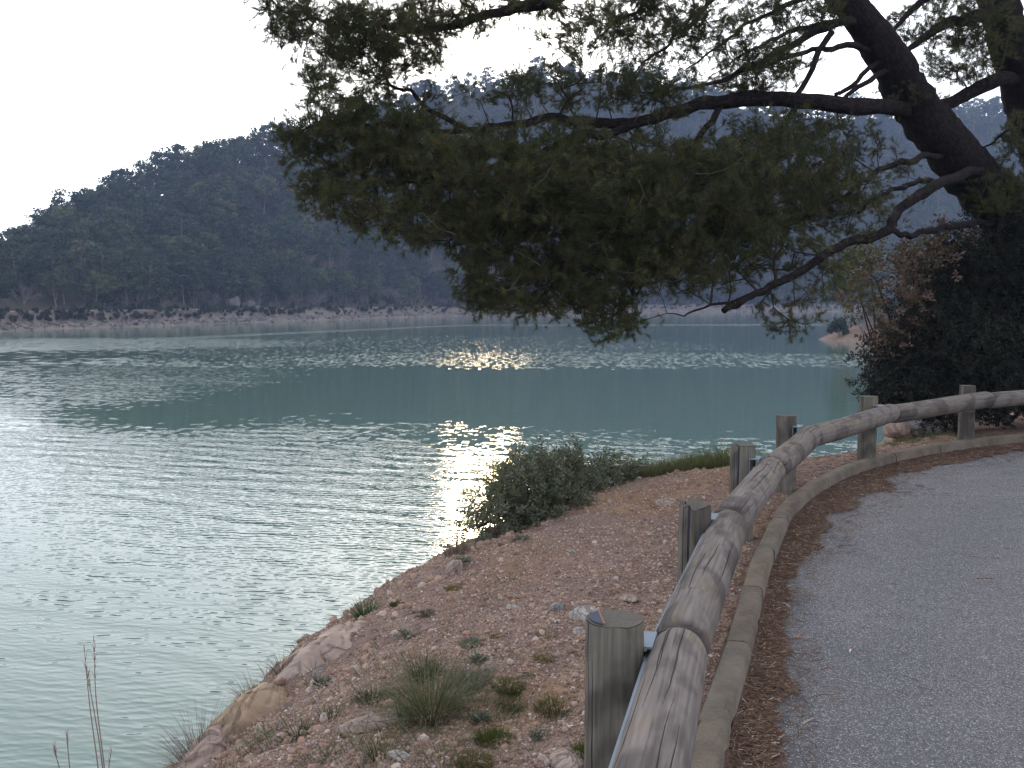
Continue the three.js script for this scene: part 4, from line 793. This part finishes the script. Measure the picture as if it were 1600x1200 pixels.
makePine('pine_tree', 'second pine with a thick dark stem at the right frame edge', [
  [[1790, 680, 17.5, 0.42], [1720, 480, 16.8, 0.38], [1650, 300, 15.8, 0.34], [1605, 160, 15, 0.3], [1570, 40, 14.2, 0.26], [1540, -60, 14, 0.23], [1500, -220, 13.8, 0.16]],
], [
  [[1604, 118, 14.9, 0.11], [1545, 128, 14, 0.1], [1490, 158, 13.8, 0.085], [1440, 178, 13.6, 0.06], [1400, 180, 13.4, 0.03]],
  [[1560, 20, 14.1, 0.1], [1500, 30, 13.7, 0.08], [1440, 60, 13.4, 0.05], [1390, 100, 13.1, 0.02]],
  [[1545, -40, 14, 0.1], [1480, -30, 13.7, 0.07], [1420, 20, 13.4, 0.04], [1380, 60, 13.1, 0.015]],
  [[1620, 190, 15, 0.03], [1570, 210, 14.2, 0.02], [1530, 232, 14.1, 0.01]],
  [[1640, 260, 15.4, 0.08], [1600, 300, 14.2, 0.05], [1570, 330, 14, 0.02]],
], [pad(1470, 30, 13.6, 80, 50, 0.8, 0.6), pad(1500, 95, 13.8, 60, 40, 0.7, 0.65), pad(1545, 60, 13.8, 40, 60, 0.6, 0.6), pad(1590, 230, 14.1, 26, 60, 0.5, 0.9), pad(1420, 150, 13.3, 50, 24, 0.5, 0.4), pad(1560, 300, 14, 50, 36, 0.6, 0.9)], 260, 801, 7);

// ------------------------------------------------------------------ shrubs
function shrub(name, label, cat, base, pads, perM3, seed, spray, cols, tr, each, fine = 0.0022, group) {
  const t = thing(name, label, cat, group), r = rngOf(seed), stems = [];
  for (const b of [].concat(base)) { const top = pads[Math.floor(r() * pads.length)].c; for (let k = 0; k < 3; k++) { const e = pads[Math.floor(r() * pads.length)].c, c = curve([b, b.clone().lerp(e, 0.4).add(V((r() - 0.5) * 0.3, 0.15, (r() - 0.5) * 0.3)), e], [0.035, 0.025, 0.01], 0.1); stems.push(c); const G = new Geo(); limbInto(G, c.P, c.R, 6, 0.1, seed); part('stem', G.build(), M.twig, t); } }
  const T = grow(stems, fill(pads, perM3, r), seed + 1, { alpha: 0.3, sag: -0.03 });
  part('twigs', twigGeo(T, fine, 0.4, 0.8), M.twig, t, 'stuff');
  const shapes = [1, 2, 3].map((k) => leafSpray(seed + k, ...spray)), L = [[], [], []], C = [[], [], []];
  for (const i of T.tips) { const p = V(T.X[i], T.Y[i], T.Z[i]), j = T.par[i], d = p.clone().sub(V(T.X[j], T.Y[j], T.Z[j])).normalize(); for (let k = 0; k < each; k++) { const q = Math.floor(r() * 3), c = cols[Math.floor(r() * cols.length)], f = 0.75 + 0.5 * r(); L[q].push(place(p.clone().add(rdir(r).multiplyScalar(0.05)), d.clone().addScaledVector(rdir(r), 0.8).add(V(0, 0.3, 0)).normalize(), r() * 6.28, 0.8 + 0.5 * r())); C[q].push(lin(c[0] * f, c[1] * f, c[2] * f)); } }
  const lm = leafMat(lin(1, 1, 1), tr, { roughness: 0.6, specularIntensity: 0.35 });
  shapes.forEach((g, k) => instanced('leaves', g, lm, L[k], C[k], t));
  console.log(name, T.tips.length);
  return t;
}
const bp = (px, py, d, dy = 0) => { const p = at(px, py, d); return V(p.x, bankHeight(p.x, d) - 0.1 + dy, -d); };
{ // bushy shrub on the bank edge, in front of the glitter
  const P = [pad(765, 800, 8.3, 36, 34, 0.3), pad(800, 765, 8.7, 42, 38, 0.35), pad(835, 742, 9.2, 46, 30, 0.4), pad(850, 780, 9, 60, 34, 0.4), pad(885, 748, 9.6, 50, 26, 0.4), pad(930, 742, 10.3, 40, 20, 0.4), pad(970, 728, 10.9, 36, 14, 0.3, 0.8), pad(745, 825, 8.1, 20, 20, 0.2), pad(810, 810, 8.6, 46, 24, 0.3), pad(890, 725, 9.8, 22, 22, 0.25, 1.2), pad(905, 765, 9.8, 40, 18, 0.3)];
  shrub('leafy_shrub', 'grey-green leafy shrub on the bank edge against the sun glitter', 'shrub', [bp(790, 830, 8.5), bp(850, 800, 9.2), bp(900, 780, 9.9)], P, 1050, 901, [10, 0.042, 0.016, 0.1], [[0.12, 0.132, 0.08], [0.095, 0.105, 0.06], [0.165, 0.17, 0.12], [0.13, 0.125, 0.065]], 0.3, 3);
}
// the black-green bush behind the rail, and the dry-leaved oak beside it
{
  const P = [pad(1480, 560, 14.4, 110, 85, 1.1), pad(1400, 620, 13.9, 50, 36, 0.6), pad(1500, 640, 13.7, 90, 30, 0.6), pad(1400, 590, 14.2, 55, 40, 0.6), pad(1560, 520, 15.2, 90, 110, 1.2), pad(1490, 450, 15.2, 75, 70, 0.9), pad(1550, 400, 14.6, 80, 60, 0.7), pad(1375, 555, 14.5, 36, 26, 0.5), pad(1450, 620, 14, 90, 36, 0.7), pad(1560, 610, 14.2, 80, 40, 0.8), pad(1640, 500, 15.4, 70, 120, 1), pad(1450, 500, 14.8, 50, 50, 0.7), pad(1600, 350, 14.6, 50, 50, 0.5), pad(1650, 620, 14.4, 60, 40, 0.8)];
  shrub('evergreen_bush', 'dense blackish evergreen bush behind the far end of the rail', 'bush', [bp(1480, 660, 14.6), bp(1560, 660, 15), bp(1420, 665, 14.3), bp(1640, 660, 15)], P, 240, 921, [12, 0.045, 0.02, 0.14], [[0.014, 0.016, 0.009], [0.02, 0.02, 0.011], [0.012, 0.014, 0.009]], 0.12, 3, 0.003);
  const O = [pad(1405, 480, 14.3, 46, 52, 0.5), pad(1440, 415, 14.5, 46, 40, 0.5), pad(1385, 535, 14.1, 32, 30, 0.4), pad(1370, 440, 14.6, 26, 40, 0.4, 0.7), pad(1475, 380, 14.6, 36, 30, 0.5)];
  shrub('dry_oak', 'small oak with dry pinkish-brown leaves left of the evergreen bush', 'tree', [bp(1420, 640, 14.5), bp(1440, 640, 14.6)], O, 140, 941, [8, 0.06, 0.035, 0.16], [[0.13, 0.078, 0.055], [0.1, 0.064, 0.042], [0.085, 0.068, 0.03], [0.16, 0.105, 0.08]], 0.3, 2, 0.003);
  const Gp = [pad(1345, 470, 18.5, 22, 30, 0.5), pad(1330, 420, 19, 30, 36, 0.6), pad(1360, 400, 19, 30, 30, 0.6)];
  shrub('dry_oak', 'thin yellow-green sapling left of the brown-leaved oak', 'tree', [bp(1400, 640, 18.5)], Gp, 160, 961, [8, 0.06, 0.035, 0.16], [[0.1, 0.105, 0.035], [0.13, 0.11, 0.05]], 0.35, 2, 0.003);
}
// trees and shrubs of the headland on the right
{
  const r = rngOf(1001), spots = [[37, 114, 'shrub', 'low green shrub at the tip of the headland'], [41, 113, 'bare', 'leafless grey tree at the tip of the headland'], [44, 112, 'oak', 'brown-leaved tree on the headland shore'], [40, 118, 'pine', 'pine nearest the tip of the headland'], [47, 116, 'pine', 'second pine from the tip of the headland'], [52, 112, 'bare', 'bare tree halfway along the headland'], [55, 116, 'pine', 'third pine from the tip of the headland'], [50, 122, 'pine', 'tall pine at the back of the headland'], [60, 112, 'oak', 'brown-leaved tree at the inner end of the headland'], [43, 120, 'shrub', 'dark round shrub behind the headland shore'], [39.5, 112.2, 'bare', 'leafless shrub just above the headland beach'], [38.2, 115.5, 'oak', 'brown-leaved tree behind the tip of the headland'], [42.5, 114.5, 'shrub', 'second green shrub along the headland shore'], [58, 122, 'pine', 'innermost pine of the headland']];
  spots.forEach(([x, d, kind, label], i) => {
    const T = { shrub: SHRUBS, bare: BARES, oak: OAKS, pine: PINES }[kind][i % 2], t = thing('headland_' + { shrub: 'shrub', bare: 'bare_tree', oak: 'oak', pine: 'pine' }[kind], label, kind === 'shrub' ? 'shrub' : 'tree', 'trees on the headland', V(x, bankHeight(x, d), -d));
    t.rotation.y = i; t.scale.setScalar(0.8 + 0.3 * r());
    part(T.crown ? 'trunk' : 'branches', T.trunk, kind === 'bare' ? M.farGrey : M.farBark, t);
    if (T.crown) part('crown', T.crown, kind === 'pine' ? M.farLeaf[i % 4] : kind === 'oak' ? M.farBrown : M.farDark, t);
  });
}

// ------------------------------------------------------------------ grasses and herbs of the bank
function tuftGeo(seed, n, h, spread, wid, lean, cols, droop = 0.3) {
  const r = rngOf(seed), G = new Geo();
  for (let k = 0; k < n; k++) {
    const a = r() * 6.283, q = Math.sqrt(r()), o = V(Math.cos(a) * spread * q, -0.015, Math.sin(a) * spread * q), b = a + (r() - 0.5) * 1.4, l = h * (0.45 + 0.65 * r()), out = lean * (0.15 + 0.85 * q) * (0.5 + r()), d = V(Math.cos(b) * out, 1, Math.sin(b) * out).normalize(), side = V(-Math.sin(b), 0, Math.cos(b)).applyAxisAngle(UPV, (r() - 0.5) * 2), c = cols[Math.floor(r() * cols.length)], f = 0.7 + 0.6 * r(); let prev = null;
    for (let s = 0; s <= 3; s++) { const t = s / 3, p = o.clone().addScaledVector(d, l * t); p.y -= droop * l * t * t * out; p.x += Math.cos(b) * droop * l * t * t * 0.5; p.z += Math.sin(b) * droop * l * t * t * 0.5; const w = wid * (1 - t * 0.85) / 2; const i = [G.v(p.x - side.x * w, p.y, p.z - side.z * w), G.v(p.x + side.x * w, p.y, p.z + side.z * w)]; for (let z = 0; z < 2; z++) G.c.push(c[0] * f, c[1] * f, c[2] * f); if (prev) G.quad(prev[0], prev[1], i[1], i[0]); prev = i; }
  }
  return G.build();
}
M.grass = leafMat(lin(1, 1, 1), 0.35, { vertexColors: true, roughness: 0.75 });
const GR = [[0.075, 0.095, 0.035], [0.09, 0.1, 0.045], [0.06, 0.08, 0.03], [0.14, 0.125, 0.06]], DRY = [[0.2, 0.15, 0.11], [0.26, 0.2, 0.14], [0.15, 0.11, 0.085]], MOSS = [[0.075, 0.095, 0.02], [0.06, 0.08, 0.02], [0.13, 0.12, 0.03]], YEL = [[0.17, 0.14, 0.035], [0.14, 0.13, 0.04], [0.2, 0.14, 0.05]], SIL = [[0.1, 0.125, 0.09], [0.13, 0.15, 0.11], [0.08, 0.1, 0.07]];
let tuftSeed = 1100;
function tuft(name, label, cat, px, py, n, h, spread, wid, lean, cols, group, droop) { const [x, d] = bankAt(px, py); return single(name, tuftGeo(tuftSeed++, n, h, spread, wid, lean, cols, droop), M.grass, label, cat, group, onBank(x, d)); }
tuft('grass_tuft', 'largest green grass tuft with long arching blades on the bank', 'grass tuft', 672, 1118, 700, 0.4, 0.1, 0.0032, 1.15, [...GR, [0.16, 0.14, 0.075], [0.2, 0.17, 0.1]], 'grass tufts on the bank', 0.35);
tuft('grass_tuft', 'upright dark green tuft just behind the largest grass tuft', 'grass tuft', 664, 1060, 260, 0.15, 0.07, 0.004, 0.6, [[0.05, 0.07, 0.03], [0.07, 0.085, 0.035]], 'grass tufts on the bank');
tuft('grass_tuft', 'feathery grey-green tuft right of the largest grass tuft', 'grass tuft', 738, 1075, 240, 0.13, 0.075, 0.004, 0.7, SIL, 'grass tufts on the bank');
tuft('grass_tuft', 'loose mixed grass right of the largest tuft, below the feathery one', 'grass tuft', 755, 1108, 300, 0.08, 0.16, 0.004, 0.9, [...GR, ...SIL], 'grass tufts on the bank');
tuft('grass_tuft', 'bright green spiky tuft on the skyline of the bank above the bedrock', 'grass tuft', 572, 962, 150, 0.15, 0.07, 0.007, 0.7, [[0.06, 0.1, 0.04], [0.08, 0.11, 0.05]], 'grass tufts on the bank');
tuft('grass_tuft', 'dark small tuft left of the largest grass tuft', 'grass tuft', 580, 1095, 160, 0.1, 0.06, 0.006, 0.9, [[0.05, 0.065, 0.03], [0.07, 0.08, 0.04]], 'grass tufts on the bank');
tuft('grass_tuft', 'thin tuft on the slope below the bedrock slab', 'grass tuft', 520, 1120, 90, 0.1, 0.05, 0.005, 0.8, GR, 'grass tufts on the bank');
tuft('grass_tuft', 'sparse tuft at the lower edge left of the flat pale stone', 'grass tuft', 600, 1180, 140, 0.12, 0.07, 0.005, 0.8, GR, 'grass tufts on the bank');
tuft('grass_tuft', 'dark tuft low on the slope beside the dry tuft', 'grass tuft', 468, 1150, 90, 0.09, 0.05, 0.006, 0.9, [[0.05, 0.065, 0.03]], 'grass tufts on the bank');
tuft('grass_tuft', 'wispy grass at the lower edge below the largest tuft', 'grass tuft', 690, 1190, 120, 0.09, 0.1, 0.004, 0.9, [...GR, ...YEL], 'grass tufts on the bank');
tuft('grass_tuft', 'thin grey-green tuft right of the paired moss cushions', 'grass tuft', 885, 1130, 110, 0.06, 0.08, 0.003, 1.1, SIL, 'grass tufts on the bank');
tuft('dry_grass_tuft', 'dry brown upright grass clump at the bank edge before the leafy shrub', 'dry grass', 712, 868, 170, 0.24, 0.09, 0.005, 0.35, DRY, 'dry grasses by the water', 0.1);
tuft('dry_grass_tuft', 'reddish dry grass mound at the foot of the leafy shrub', 'dry grass', 785, 835, 260, 0.13, 0.11, 0.005, 0.9, [[0.17, 0.11, 0.09], [0.2, 0.13, 0.1]], 'dry grasses by the water');
tuft('dry_grass_tuft', 'faint straw tuft on the rim left of the spiky green tuft', 'dry grass', 548, 968, 60, 0.13, 0.04, 0.003, 0.8, DRY, 'dry grasses by the water');
{ // dry tufts that hang over the water below the rim
  const free = (px, py, d, n, h, sp, lean, label) => { const p = at(px, py, d); single('dry_grass_tuft', tuftGeo(tuftSeed++, n, h, sp, 0.0035, lean, [[0.17, 0.13, 0.11], [0.22, 0.17, 0.13], [0.12, 0.09, 0.08]], 0.4), M.grass, label, 'dry grass', 'dry grasses by the water', V(p.x, Math.min(p.y, bankHeight(p.x, d) + 0.02), -d)); };
  free(318, 1200, 5.0, 520, 0.36, 0.1, 0.85, 'big brown dry tuft at the lower frame edge below the bedrock');
  free(398, 1092, 5.6, 260, 0.22, 0.06, 0.9, 'wispy pale tuft sticking out over the water beside the tan slab');
  free(440, 1040, 5.9, 120, 0.16, 0.05, 0.9, 'small wispy tuft beside the largest bedrock slab');
}
const cushions = [[872, 1108, 0.1, 0.055, MOSS, 'low green moss cushion left of the nearest post'], [800, 1105, 0.06, 0.05, YEL, 'yellowish moss cushion beside the loose mixed grass'], [795, 1080, 0.07, 0.06, MOSS, 'green cushion just above the yellowish one'], [772, 1160, 0.075, 0.06, MOSS, 'round dark green cushion standing alone on gravel'], [855, 1027, 0.065, 0.035, YEL, 'small yellow-green cushion on open gravel'], [868, 998, 0.05, 0.02, YEL, 'faint yellowish patch below the chunky pale rock'], [822, 1058, 0.035, 0.03, MOSS, 'tiny green cushion right of the wedge stone'], [780, 995, 0.05, 0.025, YEL, 'flat olive patch right of the silver herbs'], [710, 920, 0.055, 0.035, YEL, 'olive cushion near the pointed rock'], [845, 1152, 0.04, 0.035, SIL, 'grey-green cushion right of the lone dark one'], [918, 1180, 0.05, 0.07, MOSS, 'dark cushion tucked against the nearest post'], [740, 1195, 0.07, 0.05, [...MOSS, ...YEL], 'mossy patch at the lower frame edge'], [668, 960, 0.06, 0.04, [[0.08, 0.085, 0.045]], 'dull green cushion in the middle of the slope'], [620, 945, 0.04, 0.04, MOSS, 'small green cushion on the rim right of the spiky tuft']];
for (const [px, py, s, h, c, label] of cushions) tuft('moss_cushion', label, 'moss', px, py, Math.round(9000 * s + 150), h, s, 0.0036, 0.45, c, 'low cushions on the bank');
const herbs = [[735, 1010, 0.055, 'silvery herb rosette in the middle of the bank'], [635, 997, 0.045, 'silvery herb left of the middle rosette'], [725, 880, 0.05, 'green herb at the foot of the dry brown clump'], [750, 848, 0.06, 'silvery herb beside the reddish dry mound'], [815, 845, 0.05, 'low green herb below the reddish dry mound'], [748, 1036, 0.03, 'tiny green herb above the wedge stone'], [753, 1132, 0.025, 'tiny silvery herb below the loose grass'], [845, 812, 0.07, 'grey-green herb under the leafy shrub'], [505, 1072, 0.04, 'small leafy herb on the slope by the bedrock']];
herbs.forEach(([px, py, s, label], k) => { // little plants of broad leaves
  const [x, d] = bankAt(px, py), G = new Geo(), r = rngOf(1300 + k);
  for (let i = 0; i < 60; i++) { const a = r() * 6.283, q = s * Math.sqrt(r()), l = 0.02 + 0.025 * r(), c = V(Math.cos(a) * q, 0.004 + 0.03 * r() * (1 - q / s), Math.sin(a) * q), dir = V(Math.cos(a), 0.3 + 0.8 * r(), Math.sin(a)).normalize(), w = dir.clone().cross(UPV).normalize().multiplyScalar(l * 0.24), m = c.clone().addScaledVector(dir, l * 0.5), e = c.clone().addScaledVector(dir, l), t = SIL[i % 3], f = 0.7 + 0.6 * r(); const v = [c, m.clone().add(w), e, m.clone().sub(w)].map((p) => { G.c.push(t[0] * f, t[1] * f, t[2] * f * 0.9); return G.v(p.x, p.y, p.z); }); G.quad(...v); }
  single('herb', G.build(), M.grass, label, 'herb', 'small herbs on the bank', onBank(x, d));
});
{ // strap-leaved plant
  const [x, d] = bankAt(628, 1140); single('strap_leaf_plant', tuftGeo(1350, 9, 0.2, 0.012, 0.016, 0.7, [[0.07, 0.1, 0.05]], 0.5), M.grass, 'strap-leaved green plant beside the long pale slab', 'plant', null, onBank(x, d));
  const [x2, d2] = bankAt(560, 1165); const G = new Geo(); limbInto(G, [V(0, 0, 0), V(0.03, 0.06, 0), V(0.045, 0.13, 0.01), V(0.06, 0.17, 0)], [0.003, 0.0025, 0.002, 0.001], 5); limbInto(G, [V(0.03, 0.06, 0), V(0.0, 0.11, 0.01)], [0.002, 0.001], 4); single('dead_stalk', G.build(), mat({ color: lin(0.2, 0.15, 0.14) }), 'thin dead stalk on the slope left of the long slab', 'stalk', null, onBank(x2, d2));
}
{ // reeds that rise from below the rim, in front of the water
  const reeds = [[[165, 1300], [152, 1190], [140, 1100], [132, 1018], 'tallest dry reed stalk standing before the water'], [[172, 1300], [162, 1190], [150, 1090], [147, 1005], 'slender pale reed right beside the tallest one'], [[170, 1300], [158, 1180], [145, 1100], [136, 1050], 'third reed of the group, shorter and dark'], [[110, 1300], [98, 1220], [90, 1190], [85, 1172], 'short reed tip at the lower edge left of the tall ones'], [[125, 1300], [112, 1225], [107, 1180], [104, 1150], 'short pale reed between the left tip and the tall ones'], [[180, 1300], [172, 1240], [170, 1200], [174, 1175], 'short reed tip right of the tall ones']];
  reeds.forEach(([a, b, c, e, label], k) => {
    const d = 4.0 + 0.06 * k, pts = [at(a[0], a[1], d), at(b[0], b[1], d - 0.02), at(c[0], c[1], d - 0.03), at(e[0], e[1], d - 0.05)]; pts.unshift(V(pts[0].x + 0.02, bankHeight(pts[0].x + 0.02, d) - 0.05, -d));
    const t = thing('reed', label, 'reed', 'dry reeds before the water'), q = curve(pts, [0.0038, 0.0034, 0.0028, 0.0022, 0.0008], 0.04), G = new Geo(); limbInto(G, q.P, q.R, 5); part('stalk', G.build(), M.reed ??= mat({ color: lin(0.24, 0.175, 0.145) }), t);
    const n = q.P.length, r = rngOf(1400 + k), H = new Geo(); for (let i = Math.floor(n * 0.82); i < n; i++) for (let w = 0; w < 3; w++) { const p = q.P[i], dd = V((r() - 0.5) * 0.5, 1, (r() - 0.5) * 0.5).normalize(), s = V(0.0022, 0, 0).applyAxisAngle(UPV, r() * 3), l = 0.03 + 0.03 * r(); const v = [p.clone().sub(s), p.clone().add(s), p.clone().addScaledVector(dd, l)].map((z) => H.v(z.x, z.y, z.z)); H.tri(...v); }
    part('seed_head', H.build(), M.reedHead ??= mat({ color: lin(0.3, 0.2, 0.16) }), t);
  });
}
{ // thin scattered weeds that nobody could count, thickest low on the bank
  const r = rngOf(1601), geos = [tuftGeo(1611, 16, 0.07, 0.045, 0.003, 1.1, [...GR, [0.17, 0.14, 0.08]]), tuftGeo(1612, 12, 0.05, 0.05, 0.0035, 1.3, SIL), tuftGeo(1613, 14, 0.08, 0.05, 0.0025, 1.2, DRY)], L = [[], [], []];
  for (let k = 0, n = 0; n < 330 && k < 9000; k++) {
    const x = -2 + 6 * r(), d = 3.2 + 8.5 * r(), [e, es] = onLine(EDGE, x, d), s = e * es; if (s < -0.5 || x > kerbX(d) - 0.1) continue;
    if (r() > clamp(1.3 - d / 7, 0.06, 1) * sstep(0.4, 0.62, fbm(x * 1.1 + 3, d * 1.1, 1615) + 0.12 * (x < 0.2))) continue;
    const q = 0.9 + 1.1 * r(); L[Math.floor(r() * 3)].push(new THREE.Matrix4().compose(onBank(x, d), new THREE.Quaternion().setFromAxisAngle(UPV, r() * 6.28), V(q, q, q))); n++;
  }
  for (const [px, py, sp, n] of [[690, 1085, 0.2, 90], [740, 1100, 0.2, 70], [570, 1165, 0.2, 60], [450, 1150, 0.16, 40], [620, 1050, 0.18, 40], [700, 1185, 0.2, 50]]) {
    const [cx, cd] = bankAt(px, py);
    for (let k = 0; k < n; k++) { const a = r() * 6.28, o = sp * (r() + r()) * 0.8, x = cx + Math.cos(a) * o * 1.2, d = cd + Math.sin(a) * o, q = 0.7 + 0.9 * r(); L[r() < 0.5 ? 0 : r() < 0.6 ? 1 : 2].push(new THREE.Matrix4().compose(onBank(x, d), new THREE.Quaternion().setFromAxisAngle(UPV, r() * 6.28), V(q, q, q))); }
  }
  const root = new THREE.Group(); root.name = 'sparse_weeds'; tag(root, 'thin weeds and grass blades scattered over the gravel bank', 'weeds', null, 'stuff'); scene.add(root);
  geos.forEach((g, k) => instanced('weed_blades', g, M.grass, L[k], null, root));
}
{ // grass belt along the far rim of the bank
  const r = rngOf(1501), geos = [tuftGeo(1511, 60, 0.2, 0.1, 0.007, 0.7, [[0.12, 0.14, 0.05], [0.15, 0.15, 0.06], [0.09, 0.11, 0.04]]), tuftGeo(1512, 60, 0.16, 0.1, 0.007, 0.8, [[0.1, 0.125, 0.045], [0.17, 0.145, 0.07]]), tuftGeo(1513, 60, 0.15, 0.1, 0.008, 0.7, [[0.14, 0.09, 0.05], [0.1, 0.09, 0.04]])], L = [[], [], []];
  for (let k = 0; k < 520; k++) {
    const t = r(), i = 10 + t * 3.0, a = EDGE[Math.floor(i)], b = EDGE[Math.floor(i) + 1], f = i % 1, x = lerp(a[0], b[0], f), d = lerp(a[1], b[1], f) - 0.25 + 0.7 * (r() - 0.5), kind = r() < 0.9 ? Math.floor(r() * 2) : 2, s = (0.5 + 0.7 * r()) * (i > 12.5 ? 1.9 : 1.55);
    L[kind].push(new THREE.Matrix4().compose(onBank(x, d), new THREE.Quaternion().setFromAxisAngle(UPV, r() * 6.28), V(s, s, s)));
  }
  for (let k = 0; k < 40; k++) { const x = 4.6 + 1.6 * r(), d = 12.6 + 0.5 * r(); L[k % 2].push(new THREE.Matrix4().compose(onBank(x, d), new THREE.Quaternion().setFromAxisAngle(UPV, r() * 6.28), V(0.5, 0.5, 0.5))); }
  const root = new THREE.Group(); root.name = 'rim_grass'; tag(root, 'belt of short green grass along the far rim of the bank', 'grass', null, 'stuff'); scene.add(root);
  geos.forEach((g, k) => instanced('grass_blades', g, M.grass, L[k], null, root));
}

renderer.render(scene, camera);
